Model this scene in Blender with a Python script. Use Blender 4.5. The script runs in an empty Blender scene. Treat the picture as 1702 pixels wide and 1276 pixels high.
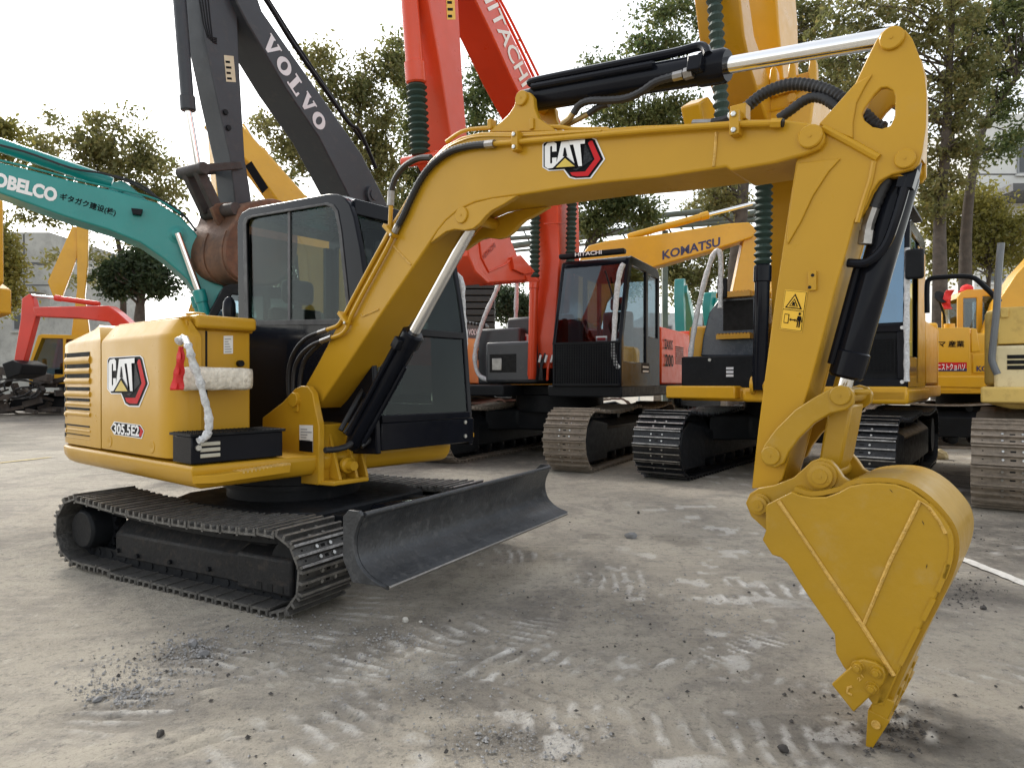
import bpy, bmesh, math, random
import numpy as np
from mathutils import Vector as V, Matrix
from math import sin, cos, pi, radians, sqrt, atan2
random.seed(7)
S = bpy.context.scene
COL = S.collection

# ---------------------------------------------------------------- camera
FP, CH, TH = 1116.262, 1.189, 0.003          # focal length in photo pixels, eye height, pitch down
cam_d = bpy.data.cameras.new('camera'); cam = bpy.data.objects.new('camera', cam_d); COL.objects.link(cam)
cam_d.sensor_width = 36.0; cam_d.lens = 36.0*FP/1702.0; cam_d.clip_end = 2000; cam_d.clip_start = 0.05
cam.location = (0, 0, CH); cam.rotation_euler = (pi/2-TH, 0, 0)
S.camera = cam

# ---------------------------------------------------------------- world, sun, exposure
SUN_AZ, SUN_EL = radians(-38), radians(38)    # hazy sun behind and to the left
w = bpy.data.worlds.new('World'); S.world = w; w.use_nodes = True
nt = w.node_tree; nt.nodes.clear()
sky = nt.nodes.new('ShaderNodeTexSky'); sky.sky_type = 'NISHITA'; sky.sun_disc = False
sky.sun_elevation = SUN_EL; sky.sun_rotation = SUN_AZ; sky.air_density = 1.6; sky.dust_density = 1.5; sky.ozone_density = 1.0
hs = nt.nodes.new('ShaderNodeHueSaturation'); hs.inputs['Saturation'].default_value = 0.22
bg = nt.nodes.new('ShaderNodeBackground'); bg.inputs['Strength'].default_value = 0.15
wo = nt.nodes.new('ShaderNodeOutputWorld')
nt.links.new(sky.outputs[0], hs.inputs['Color']); nt.links.new(hs.outputs[0], bg.inputs[0]); nt.links.new(bg.outputs[0], wo.inputs[0])
sl = bpy.data.lights.new('sun', 'SUN'); sl.energy = 1.5; sl.angle = radians(14); sl.color = (1.0, 0.95, 0.86)
so = bpy.data.objects.new('sun', sl); COL.objects.link(so)
sd = V((sin(SUN_AZ)*cos(SUN_EL), cos(SUN_AZ)*cos(SUN_EL), sin(SUN_EL)))
so.rotation_euler = (-sd).to_track_quat('-Z', 'Y').to_euler(); so.location = sd*60
S.view_settings.view_transform = 'Standard'; S.view_settings.look = 'None'
S.view_settings.exposure = 1.12; S.view_settings.gamma = 1.0
S.cycles.max_bounces = 8; S.cycles.transparent_max_bounces = 24; S.cycles.caustics_reflective = False; S.cycles.caustics_refractive = False
try:
    S.cycles.use_denoising = True
except Exception:
    pass

# ---------------------------------------------------------------- photo pixel -> direction, frames of reference
def ray(px, py):
    x = (px-851)/FP; v = (638-py)/FP; c, s = cos(TH), sin(TH)
    return V((x, c+v*s, -s+v*c))
CC = V((0, 0, CH))
class Frame:
    """A machine's own axes: x forward, y to its left, z up, standing on the ground."""
    def __init__(s, ox, oy, a):
        s.o = V((ox, oy, 0)); s.a = a; s.f = V((cos(a), sin(a), 0)); s.l = V((-sin(a), cos(a), 0))
    def loc(s, p): d = p-s.o; return V((d.dot(s.f), d.dot(s.l), d.z))
    def Y(s, px, py, y): r = ray(px, py); t = (s.o+s.l*y-CC).dot(s.l)/r.dot(s.l); return s.loc(CC+r*t)
    def X(s, px, py, x): r = ray(px, py); t = (s.o+s.f*x-CC).dot(s.f)/r.dot(s.f); return s.loc(CC+r*t)
    def Z(s, px, py, z): r = ray(px, py); t = (z-CH)/r.z; return s.loc(CC+r*t)
    def sub(s, a):                      # the same origin turned by a
        return Frame(s.o.x, s.o.y, s.a+a)
    def pix(s, pts, y): return [s.Y(px, py, y) for px, py in pts]
def facing(deg): return -pi/2-radians(deg)     # heading of a machine that faces the camera, turned to the left by deg
def gpt(px, py, z=0.0):
    r = ray(px, py); return CC+r*((z-CH)/r.z)
def dpt(px, py, d):
    r = ray(px, py); return CC+r*(d/r.y)
def cr(pts, n=4, closed=False):
    P = [V(p) for p in pts]; out = []; N = len(P)
    rng = range(N) if closed else range(N-1)
    for i in rng:
        a, b, c, d = (P[(i-1) % N], P[i], P[(i+1) % N], P[(i+2) % N]) if closed else (P[max(i-1, 0)], P[i], P[i+1], P[min(i+2, N-1)])
        for k in range(n):
            t = k/n
            out.append(0.5*((2*b)+(c-a)*t+(2*a-5*b+4*c-d)*t*t+(3*b-a-3*c+d)*t**3))
    if not closed: out.append(P[-1])
    return out

# ---------------------------------------------------------------- mesh builder
class MB:
    def __init__(s): s.v = []; s.f = []; s.m = []
    def add(s, vs, fs, mi=0):
        o = len(s.v); s.v += [tuple(p) for p in vs]
        for q in fs: s.f.append([o+i for i in q]); s.m.append(mi)
        return s
    def box(s, x0, x1, y0, y1, z0, z1, mi=0):
        vs = [(x, y, z) for z in (z0, z1) for y in (y0, y1) for x in (x0, x1)]
        return s.add(vs, [(0, 2, 3, 1), (4, 5, 7, 6), (0, 1, 5, 4), (2, 6, 7, 3), (0, 4, 6, 2), (1, 3, 7, 5)], mi)
    def bar(s, p0, p1, w, h, mi=0, up=(0, 0, 1)):
        p0, p1 = V(p0), V(p1); t = (p1-p0).normalized(); u = V(up)
        if abs(t.dot(u)) > .98: u = V((1, 0, 0))
        a = t.cross(u).normalized()*w/2; b = a.cross(t).normalized()*h/2
        vs = [p+i*a+j*b for p in (p0, p1) for i, j in ((-1, -1), (1, -1), (1, 1), (-1, 1))]
        return s.add(vs, [(3, 2, 1, 0), (4, 5, 6, 7), (0, 1, 5, 4), (1, 2, 6, 5), (2, 3, 7, 6), (3, 0, 4, 7)], mi)
    def prism(s, pts, vec, mi=0):
        n = len(pts); vec = V(vec); P = [V(p) for p in pts]
        nrm = sum(((P[i].cross(P[(i+1) % n])) for i in range(n)), V((0, 0, 0)))
        if nrm.dot(vec) > 0: P.reverse()
        vs = P+[p+vec for p in P]
        fs = [list(range(n)), list(range(2*n-1, n-1, -1))]+[[i, i+n, (i+1) % n+n, (i+1) % n] for i in range(n)]
        return s.add(vs, fs, mi)
    def plate(s, pts, holes, vec, mi=0):          # prism with holes
        bm = bmesh.new(); es = []
        for lp in [pts]+holes:
            vv = [bm.verts.new(p) for p in lp]
            es += [bm.edges.new((vv[i], vv[(i+1) % len(vv)])) for i in range(len(vv))]
        bmesh.ops.triangle_fill(bm, use_beauty=True, use_dissolve=False, edges=es)
        r = bmesh.ops.extrude_face_region(bm, geom=bm.faces[:]+bm.edges[:])
        bmesh.ops.translate(bm, verts=[g for g in r['geom'] if isinstance(g, bmesh.types.BMVert)], vec=V(vec))
        bmesh.ops.recalc_face_normals(bm, faces=bm.faces[:])
        bm.verts.index_update()
        s.add([v.co for v in bm.verts], [[v.index for v in f.verts] for f in bm.faces], mi); bm.free(); return s
    def _fr(s, t):
        u = V((0, 0, 1)) if abs(t.z) < .9 else V((1, 0, 0))
        a = t.cross(u).normalized(); return a, a.cross(t).normalized()
    def cyl(s, p0, p1, r0, r1=None, n=18, mi=0, caps=True):
        p0, p1 = V(p0), V(p1); r1 = r0 if r1 is None else r1; a, b = s._fr((p1-p0).normalized())
        vs = [p+a*(r*cos(2*pi*i/n))+b*(r*sin(2*pi*i/n)) for p, r in ((p0, r0), (p1, r1)) for i in range(n)]
        fs = [(i, (i+1) % n, (i+1) % n+n, i+n) for i in range(n)]
        if caps: fs += [list(range(n-1, -1, -1)), list(range(n, 2*n))]
        return s.add(vs, fs, mi)
    def lathe(s, p0, p1, prof, n=20, mi=0):       # prof: (t along p0-p1 in metres, radius)
        p0, p1 = V(p0), V(p1); t = (p1-p0).normalized(); a, b = s._fr(t)
        vs = [p0+t*d+a*(r*cos(2*pi*i/n))+b*(r*sin(2*pi*i/n)) for d, r in prof for i in range(n)]; k = len(prof)
        fs = [(j*n+i, j*n+(i+1) % n, (j+1)*n+(i+1) % n, (j+1)*n+i) for j in range(k-1) for i in range(n)]
        fs += [list(range(n-1, -1, -1)), list(range((k-1)*n, k*n))]
        return s.add(vs, fs, mi)
    def tube(s, pts, r, n=8, mi=0, wob=0.0):
        P = [V(p) for p in pts]; k = len(P); vs = []; a = None
        for i in range(k):
            t = (P[min(i+1, k-1)]-P[max(i-1, 0)]).normalized()
            if a is None: a, b = s._fr(t)
            else: a = (a-t*a.dot(t)).normalized(); b = a.cross(t).normalized()
            rr = r[i] if isinstance(r, (list, tuple)) else r
            if wob: rr *= 1+random.uniform(-wob, wob)
            vs += [P[i]+a*(rr*cos(2*pi*j/n))+b*(rr*sin(2*pi*j/n)) for j in range(n)]
        fs = [(i*n+j, i*n+(j+1) % n, (i+1)*n+(j+1) % n, (i+1)*n+j) for i in range(k-1) for j in range(n)]
        fs += [list(range(n-1, -1, -1)), list(range((k-1)*n, k*n))]
        return s.add(vs, fs, mi)
    def strip(s, pts, vec, th, mi=0):             # bent sheet: polyline pts, thickness th, extruded along vec
        P = [V(p) for p in pts]; n = len(P); vec = V(vec); e = vec.normalized(); Q = []
        for i in range(n):
            t = (P[min(i+1, n-1)]-P[max(i-1, 0)]).normalized(); Q.append(P[i]+t.cross(e).normalized()*th)
        return s.prism(P+Q[::-1], vec, mi)
    def mesh(s, name, mats, smooth=35):
        me = bpy.data.meshes.new(name); me.from_pydata(s.v, [], s.f); me.validate()
        for m in mats: me.materials.append(m)
        if len(mats) > 1 and len(me.polygons) == len(s.m): me.polygons.foreach_set('material_index', s.m)
        bm = bmesh.new(); bm.from_mesh(me); bmesh.ops.recalc_face_normals(bm, faces=bm.faces[:]); bm.to_mesh(me); bm.free()
        if smooth:
            me.polygons.foreach_set('use_smooth', [True]*len(me.polygons)); me.set_sharp_from_angle(angle=radians(smooth))
        me.update(); return me
    def build(s, name, mats, parent=None, bev=0.0, seg=2, smooth=35, rz=0.0, loc=None, label=None):
        if not isinstance(mats, (list, tuple)): mats = [mats]
        o = bpy.data.objects.new(name, s.mesh(name, mats, smooth)); COL.objects.link(o)
        if parent is not None: o.parent = parent
        if loc is not None: o.location = loc
        o.rotation_euler.z = rz
        if bev:
            b = o.modifiers.new('bevel', 'BEVEL'); b.width = bev; b.segments = seg; b.limit_method = 'ANGLE'; b.angle_limit = radians(40)
        if label: o['label'] = label
        return o
def tag(o, label, cat=None, group=None, kind=None):
    o['label'] = label
    if cat: o['category'] = cat
    if group: o['group'] = group
    if kind: o['kind'] = kind
    return o
def thing(name, label, cat, fr=None, loc=(0, 0, 0), rz=0.0, group=None):
    o = bpy.data.objects.new(name, None); COL.objects.link(o); o.empty_display_size = .2
    if fr is not None: o.location = fr.o; o.rotation_euler.z = fr.a
    else: o.location = loc; o.rotation_euler.z = rz
    return tag(o, label, cat, group)

# ---------------------------------------------------------------- lettering
_tx = {}
def text_geo(txt, bold=0.0):
    k = (txt, bold)
    if k not in _tx:
        cu = bpy.data.curves.new('lettering', 'FONT'); cu.body = txt; cu.offset = bold; cu.resolution_u = 3; cu.size = 1.0; cu.fill_mode = 'FRONT'
        ob = bpy.data.objects.new('lettering', cu); COL.objects.link(ob)
        dg = bpy.context.evaluated_depsgraph_get(); me = ob.evaluated_get(dg).to_mesh()
        vs = [(v.co.x, v.co.y) for v in me.vertices]; fs = [list(p.vertices) for p in me.polygons]
        ob.evaluated_get(dg).to_mesh_clear(); bpy.data.objects.remove(ob); bpy.data.curves.remove(cu)
        if vs:
            x0 = min(v[0] for v in vs); x1 = max(v[0] for v in vs); y0 = min(v[1] for v in vs); y1 = max(v[1] for v in vs)
            vs = [((x-x0)/(x1-x0), (y-y0)/(y1-y0)) for x, y in vs]
        _tx[k] = (vs, fs)
    return _tx[k]
def put(mb, geo, p0, p1, p2, off=(0, 0, 0), mi=0):     # unit square geometry onto the parallelogram p0 p1 p2
    vs, fs = geo; p0, p1, p2 = V(p0), V(p1), V(p2); u = p1-p0; v = p2-p0
    mb.add([p0+u*x+v*y+V(off) for x, y in vs], fs, mi); return mb
def poly(pts): return ([tuple(p) for p in pts], [list(range(len(pts)))])

# ---------------------------------------------------------------- materials
_m = {}
def N(nt, t, **kw):
    n = nt.nodes.new(t)
    for k, v in kw.items():
        if k in n.inputs: n.inputs[k].default_value = v
        else: setattr(n, k, v)
    return n
def mat(name, col, rough=.5, metal=0.0, var=.12, scale=3.0, dust=None, dust_amt=0.0, bump=0.0, bscale=40.0, coat=0.0, spec=.5, rvar=.12):
    """Principled surface with uneven colour, patchy dust and fine relief."""
    if name in _m: return _m[name]
    m = bpy.data.materials.new(name); m.use_nodes = True; nt = m.node_tree; b = nt.nodes['Principled BSDF']; L = nt.links.new
    b.inputs['Roughness'].default_value = rough; b.inputs['Metallic'].default_value = metal
    b.inputs['Coat Weight'].default_value = coat; b.inputs['Coat Roughness'].default_value = .12; b.inputs['Specular IOR Level'].default_value = spec
    tc = N(nt, 'ShaderNodeTexCoord'); no = N(nt, 'ShaderNodeTexNoise', Scale=scale, Detail=6.0, Roughness=.6)
    L(tc.outputs['Object'], no.inputs['Vector'])
    mr = N(nt, 'ShaderNodeMapRange'); mr.inputs['From Min'].default_value = .3; mr.inputs['From Max'].default_value = .7
    mr.inputs['To Min'].default_value = 1-var; mr.inputs['To Max'].default_value = 1+var; L(no.outputs['Fac'], mr.inputs['Value'])
    mx = N(nt, 'ShaderNodeMix', data_type='RGBA', blend_type='MULTIPLY'); mx.inputs['Factor'].default_value = 1
    mx.inputs['A'].default_value = (*col, 1); L(mr.outputs[0], mx.inputs['B']); out = mx.outputs['Result']
    n2 = N(nt, 'ShaderNodeTexNoise', Scale=scale*4.3, Detail=8.0, Roughness=.7); L(tc.outputs['Object'], n2.inputs['Vector'])
    if dust is not None:
        rp = N(nt, 'ShaderNodeMapRange'); rp.inputs['From Min'].default_value = .62-.35*dust_amt; rp.inputs['From Max'].default_value = .82-.25*dust_amt
        rp.inputs['To Max'].default_value = min(1, .35+dust_amt*.6); L(n2.outputs['Fac'], rp.inputs['Value'])
        m2 = N(nt, 'ShaderNodeMix', data_type='RGBA'); L(rp.outputs[0], m2.inputs['Factor']); L(out, m2.inputs['A']); m2.inputs['B'].default_value = (*dust, 1)
        out = m2.outputs['Result']
    L(out, b.inputs['Base Color'])
    r2 = N(nt, 'ShaderNodeMapRange'); r2.inputs['To Min'].default_value = max(.02, rough-rvar); r2.inputs['To Max'].default_value = min(1, rough+rvar)
    r2.inputs['From Min'].default_value = .3; r2.inputs['From Max'].default_value = .7; L(n2.outputs['Fac'], r2.inputs['Value']); L(r2.outputs[0], b.inputs['Roughness'])
    if bump:
        n3 = N(nt, 'ShaderNodeTexNoise', Scale=bscale, Detail=4.0); L(tc.outputs['Object'], n3.inputs['Vector'])
        bp = N(nt, 'ShaderNodeBump', Strength=bump); bp.inputs['Distance'].default_value = .01; L(n3.outputs['Fac'], bp.inputs['Height']); L(bp.outputs[0], b.inputs['Normal'])
    _m[name] = m; return m
DUST = (.26, .22, .17)
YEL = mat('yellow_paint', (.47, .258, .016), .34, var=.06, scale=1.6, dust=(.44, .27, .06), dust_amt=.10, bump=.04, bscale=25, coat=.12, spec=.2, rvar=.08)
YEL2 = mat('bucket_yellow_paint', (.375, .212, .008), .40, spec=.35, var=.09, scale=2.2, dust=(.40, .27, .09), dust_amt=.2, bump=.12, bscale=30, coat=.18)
YWELD = mat('yellow_weld_bead', (.56, .34, .07), .5, var=.2, scale=30, bump=.8, bscale=90)
BLK = mat('black_gloss_paint', (.008, .009, .013), .12, var=.2, coat=.0, spec=.12, dust=(.015, .015, .015), dust_amt=.05, rvar=.08)
BLKM = mat('black_matt_metal', (.010, .011, .013), .45, var=.3, dust=(.05, .045, .04), dust_amt=.12, bump=.15, spec=.12)
RUB = mat('black_rubber', (.013, .013, .015), .55, var=.2, dust=(.08, .075, .07), dust_amt=.1)
CHR = mat('chromed_rod', (.80, .80, .80), .1, 1.0, var=.04, rvar=.05)
STEEL = mat('worn_steel', (.30, .29, .28), .38, .9, var=.25, scale=12, dust=DUST, dust_amt=.25)
BOLT = mat('zinc_bolt', (.5, .5, .48), .35, .9, var=.2, scale=20)
WHT = mat('white_print', (.75, .75, .75), .45, var=.06)
WHTL = mat('white_label', (.72, .72, .70), .5, var=.05)
REDP = mat('red_print', (.50, .020, .025), .5, var=.05, spec=.08)
BLKP = mat('black_print', (.006, .006, .008), .5, var=.05, spec=.05)
FOAM = mat('foam_wrap', (.58, .59, .60), .35, var=.3, scale=40, bump=1.0, bscale=85, dust=(.36, .36, .36), dust_amt=.3)
PLASTIC = mat('crumpled_film', (.66, .61, .52), .25, var=.25, scale=30, bump=1.0, bscale=45, dust=(.45, .38, .28), dust_amt=.3)
RIB = mat('red_ribbon', (.62, .02, .018), .55, var=.12)
SEAT = mat('seat_fabric', (.022, .022, .024), .8, var=.2)
INT = mat('cab_trim', (.055, .055, .06), .6, var=.15)
HOLE = mat('dark_gap', (.004, .004, .004), .9, var=.0)
SHOE = mat('track_shoe_dark', (.10, .097, .093), .46, .5, var=.4, scale=9, dust=(.17, .155, .135), dust_amt=.35, bump=.5, bscale=60)
TIP = mat('track_shoe_worn_edge', (.27, .262, .25), .36, .7, var=.5, scale=14, dust=(.11, .10, .085), dust_amt=.4, bump=.4, bscale=60)
SHOEB = mat('track_shoe_brown', (.20, .165, .13), .72, .1, var=.35, scale=7, dust=(.29, .24, .19), dust_amt=.55, bump=.8, bscale=40)
SHOEK = mat('track_shoe_black', (.012, .013, .016), .35, .3, var=.35, scale=7, dust=(.09, .085, .08), dust_amt=.22, bump=.4, bscale=50)
FRAMEM = mat('dusty_black_frame', (.012, .012, .013), .6, var=.3, scale=4, dust=(.085, .066, .052), dust_amt=.3, bump=.3, spec=.25)
BLADE = mat('blade_steel', (.040, .043, .048), .38, .35, var=.3, scale=4, dust=(.15, .15, .15), dust_amt=.3, bump=.25, bscale=60)
BELLOWS = mat('green_bellows', (.020, .042, .032), .65, var=.25)
def glass(name, tint, fres=1.3, rough=.015, dark=.75, refl=.42, gcol=(.9, .95, 1)):
    if name in _m: return _m[name]
    m = bpy.data.materials.new(name); m.use_nodes = True; nt = m.node_tree; nt.nodes.clear(); L = nt.links.new
    out = N(nt, 'ShaderNodeOutputMaterial'); mx = N(nt, 'ShaderNodeMixShader'); tr = N(nt, 'ShaderNodeBsdfTransparent'); gl = N(nt, 'ShaderNodeBsdfGlossy', Roughness=rough)
    tr.inputs['Color'].default_value = (*[c*dark for c in tint], 1); gl.inputs['Color'].default_value = (*gcol, 1)
    lw = N(nt, 'ShaderNodeLayerWeight', Blend=.5); pw = N(nt, 'ShaderNodeMath', operation='POWER'); L(lw.outputs['Facing'], pw.inputs[0]); pw.inputs[1].default_value = 4.0; fr = N(nt, 'ShaderNodeMath', operation='MULTIPLY_ADD'); L(pw.outputs[0], fr.inputs[0]); fr.inputs[1].default_value = .9; fr.inputs[2].default_value = .05*(fres/1.3)**4; tc = N(nt, 'ShaderNodeTexCoord'); no = N(nt, 'ShaderNodeTexNoise', Scale=4.0, Detail=5.0)
    L(tc.outputs['Object'], no.inputs['Vector']); ma = N(nt, 'ShaderNodeMath', operation='MULTIPLY_ADD'); L(no.outputs['Fac'], ma.inputs[0]); ma.inputs[1].default_value = .02; L(fr.outputs[0], ma.inputs[2])
    m5 = N(nt, 'ShaderNodeMath', operation='MULTIPLY'); L(ma.outputs[0], m5.inputs[0]); m5.inputs[1].default_value = refl*1.3; L(m5.outputs[0], mx.inputs[0]); L(tr.outputs[0], mx.inputs[1]); L(gl.outputs[0], mx.inputs[2]); L(mx.outputs[0], out.inputs[0])
    _m[name] = m; return m
GLASS = glass('cab_glass', (.62, .68, .65), dark=1.0, refl=.20); GLASSB = glass('blue_tinted_glass', (.35, .52, .62), fres=1.75, dark=.7, refl=1.0, gcol=(.55, .78, 1))
GLASSD = glass('dark_cab_glass', (.66, .74, .78), dark=.85, refl=.7)
def paint(name, c, rough=.36, dust_amt=.12, dust=None, coat=.3, **k):
    return mat(name, c, rough, var=.09, scale=1.3, dust=dust or tuple(.6*x+.4*d for x, d in zip(c, DUST)), dust_amt=dust_amt, bump=.05, bscale=22, coat=coat, **{'spec': .32, **k})
ORA = paint('orange_red_paint', (.60, .055, .014)); TEAL = paint('teal_paint', (.009, .225, .210)); GREY = paint('charcoal_boom_paint', (.034, .038, .046), spec=.3, rough=.45, dust=(.09, .085, .08), dust_amt=.25, coat=.1)
KOM = paint('amber_yellow_paint', (.60, .315, .012)); KOM2 = paint('deep_amber_paint', (.49, .245, .010)); CREAM = paint('faded_cream_paint', (.60, .42, .12), rough=.55, dust=(.24, .13, .05), dust_amt=.3, coat=0)
REDM = paint('red_machine_paint', (.58, .035, .02)); VOY = paint('orange_yellow_paint', (.66, .30, .05)); DGRY = paint('dark_grey_panel', (.045, .047, .052), rough=.4, coat=.1)
LINKD = mat('grimy_link_steel', (.045, .038, .036), .65, .2, var=.4, scale=4, dust=(.10, .06, .045), dust_amt=.3, bump=.5, bscale=35)
RUST = mat('rusty_bucket_steel', (.15, .075, .042), .6, .2, var=.45, scale=2.0, dust=(.05, .038, .034), dust_amt=.5, bump=.5, bscale=35)
# ================================================================ tracks (shared by all machines)
def track_path(xf, zf, rf, xr, zr, rr, sag=.03, humps=1):
    P = []
    nb = 12
    for i in range(nb): P.append((xr+(xf-xr)*i/nb, 0+(zr-rr)*(1-i/nb) if i < 3 else 0.0))
    for i in range(17): a = -pi/2+pi*i/16; P.append((xf+rf*cos(a), zf+rf*sin(a)))
    nt_ = 24
    for i in range(1, nt_):
        t = i/nt_; s = abs(sin(pi*t*humps)); P.append((xf+(xr-xf)*t, (zf+rf)*(1-t)+(zr+rr)*t-sag*s))
    for i in range(17): a = pi/2+pi*i/16; P.append((xr+rr*cos(a), zr+rr*sin(a)))
    return P
def resample(P, pitch):
    Q = P+[P[0]]; L = [0]
    for a, b in zip(Q, Q[1:]): L.append(L[-1]+math.hypot(b[0]-a[0], b[1]-a[1]))
    n = round(L[-1]/pitch); out = []; j = 0
    for i in range(n):
        d = L[-1]*(i+.3)/n
        while L[j+1] < d: j += 1
        t = (d-L[j])/max(1e-9, L[j+1]-L[j]); a, b = Q[j], Q[j+1]
        out.append(((a[0]+(b[0]-a[0])*t, a[1]+(b[1]-a[1])*t)))
    res = []
    for i in range(n):
        a, b = out[i-1], out[(i+1) % n]; tx, tz = b[0]-a[0], b[1]-a[1]; k = math.hypot(tx, tz); res.append((out[i], (tx/k, tz/k)))
    return res, L[-1]/n
_shoe = {}
def shoe_mesh(w, p, mats, h=.026, bars=3):
    k = (round(w, 3), round(p, 3), mats[0].name)
    if k in _shoe: return _shoe[k]
    m = MB(); hw = w/2; a = p/2*.985
    m.box(-a, a, -hw, hw, -h-.013, -h)                       # plate
    m.box(a-.004, a+.012, -hw, hw, -h-.020, -h-.009)         # overlapping lip
    for i in range(bars):
        x = -a+.010+(2*a-.024)*i/(bars-1) if bars > 1 else 0
        m.add([(x-.010, -hw, -h), (x+.010, -hw, -h), (x+.010, hw, -h), (x-.010, hw, -h), (x-.007, -hw, 0), (x+.007, -hw, 0), (x+.007, hw, 0), (x-.007, hw, 0)],
              [(0, 1, 5, 4), (1, 2, 6, 5), (2, 3, 7, 6), (3, 0, 4, 7)], 0); m.add([(x-.007, -hw, 0), (x+.007, -hw, 0), (x+.007, hw, 0), (x-.007, hw, 0)], [(0, 1, 2, 3)], 1)
    q = w*.12
    for x in (-p*.2, p*.2):
        for y in (-q, q): m.cyl((x, y, -h), (x, y, -h+.010), .011, n=6, mi=2)
        m.box(x-.008, x+.008, -q*.28, q*.28, -h+.0005, -h+.0015, 3)
        for y in (-hw*.72, hw*.72): m.box(x-.005, x+.005, y-.006, y+.006, -h+.0005, -h+.0015, 3)
    _shoe[k] = m.mesh('track_shoe', list(mats)+[BOLT, HOLE], smooth=0); return _shoe[k]
def make_track(parent, y, w, path, pitch, mats, rz=0.0, shoes=True, h=.026, label=None):
    pts, p = resample(path, pitch)
    m = MB(); ln = [((a[0]-t[1]*(h+.045), a[1]+t[0]*(h+.045)), t) for a, t in pts]     # chain links inside the shoes
    for (a, t) in ln:
        for s in (-1, 1):
            c = V((a[0], y+s*w*.13, a[1])); d = V((t[0], 0, t[1])); m.bar(c-d*p*.52, c+d*p*.52, w*.07, .075, up=(-t[1], 0, t[0]))
        m.cyl((a[0], y-w*.18, a[1]), (a[0], y+w*.18, a[1]), .022, n=8)
    if not shoes: m = MB()
    if not shoes:
        for (a, t) in pts:
            c = V((a[0]-t[1]*.02, y, a[1]+t[0]*.02)); d = V((t[0], 0, t[1])); m.bar(c-d*p*.5, c+d*p*.5, w, .03, up=(-t[1], 0, t[0]))
            m.bar(c-d*p*.1+V((t[1], 0, -t[0]))*.012, c+d*p*.1+V((t[1], 0, -t[0]))*.012, w, .016, up=(-t[1], 0, t[0]))
    ch = m.build('track', BLKM if shoes else mats[0], parent, rz=rz, smooth=0, label=label)
    if shoes:
        me = shoe_mesh(w, p, mats, h)
        for (a, t) in pts:
            o = bpy.data.objects.new('shoe', me); COL.objects.link(o); o.parent = ch
            j = random.uniform(-.004, .004)
            o.matrix_basis = Matrix(((t[0], 0, t[1], a[0]), (0, -1, 0, y+j), (t[1], 0, -t[0], a[1]), (0, 0, 0, 1)))
    return ch
def pin(m, p, r, y0, y1, mi=0, n=20): m.cyl((p.x, y0, p.z), (p.x, y1, p.z), r, n=n, mi=mi)
def boss(m, p, r, y, t=.02, mi=0):       # pin head proud of a near flank, facing -y
    m.lathe((p.x, y, p.z), (p.x, y-1, p.z), [(-.01, r*1.0), (t*.75, r), (t, r*.9)], 22, mi); m.cyl((p.x, y-t-.001, p.z), (p.x, y-t-.003, p.z), r*.12, n=8, mi=mi)
def corrugated(m, pts, r, pitch=.012, n=10, mi=0, amp=.07):
    P = cr(pts, 8); L = [0]
    for a, b in zip(P, P[1:]): L.append(L[-1]+(b-a).length)
    k = max(4, int(L[-1]/pitch)); out = []; j = 0
    for i in range(k+1):
        d = L[-1]*i/k
        while j < len(L)-2 and L[j+1] < d: j += 1
        out.append(P[j].lerp(P[j+1], min(1, (d-L[j])/max(1e-9, L[j+1]-L[j]))))
    m.tube(out, [r*(1+amp*(1 if i % 2 else -1)) for i in range(len(out))], n, mi)
def badge(mb, p0, p1, p2, nrm, step=.0015):
    """Angular black and red logo plate with the letters C A T over a yellow triangle."""
    U = lambda pts: poly([(x/260, 1-y/310) for x, y in pts]); n = V(nrm).normalized()
    lay = [(0, [(8, -5), (215, 0), (232, 15), (268, 170), (210, 310), (142, 310), (115, 295), (90, 233), (22, 233), (-6, 200), (-6, 15)]),
           (1, [(12, 0), (212, 5), (226, 20), (261, 170), (205, 302), (146, 302), (121, 288), (95, 226), (26, 226), (0, 196), (0, 14)]),
           (2, [(206, 24), (216, 24), (250, 168), (198, 290), (150, 290), (130, 280), (120, 255), (186, 255), (226, 166), (198, 40)]),
           (4, [(150, 244), (190, 200), (218, 166), (192, 60), (185, 50), (176, 214), (130, 232)]),
           (0, [(8, 36), (20, 12), (50, 8), (62, 22), (62, 84), (42, 84), (42, 44), (38, 36), (33, 44), (33, 172), (37, 180), (42, 172), (42, 132), (62, 132), (62, 180), (50, 212), (22, 216), (8, 196)]),
           (0, [(84, 13), (116, 13), (143, 194), (120, 194), (117, 160), (88, 160), (82, 194), (60, 194)]),
           (1, [(97, 62), (103, 62), (111, 128), (91, 128)]),
           (0, [(118, 13), (188, 13), (188, 44), (168, 44), (176, 214), (160, 214), (140, 60), (138, 44), (122, 44)]),
           (1, [(46, 218), (101, 128), (106, 128), (162, 222)]), (3, [(62, 214), (103, 146), (146, 214)])]
    for i, (mi, pts) in enumerate(lay): put(mb, U(pts), p0, p1, p2, n*step*(i+1.5), mi)
BADGE = [WHT, BLKP, REDP, mat('badge_gold', (.55, .40, .04), .4), mat('badge_mesh_grey', (.022, .024, .028), .5, var=.9, scale=140, spec=.1)]

# ================================================================ the compact excavator in front
M = Frame(-1.514, 4.683, -.686); RZ = .18; MC = M.sub(RZ)
mini = thing('excavator', 'compact yellow excavator in the foreground with black cab and dozer blade', 'excavator', M)
Yp = lambda pts, y: M.pix(pts, y)
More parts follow.
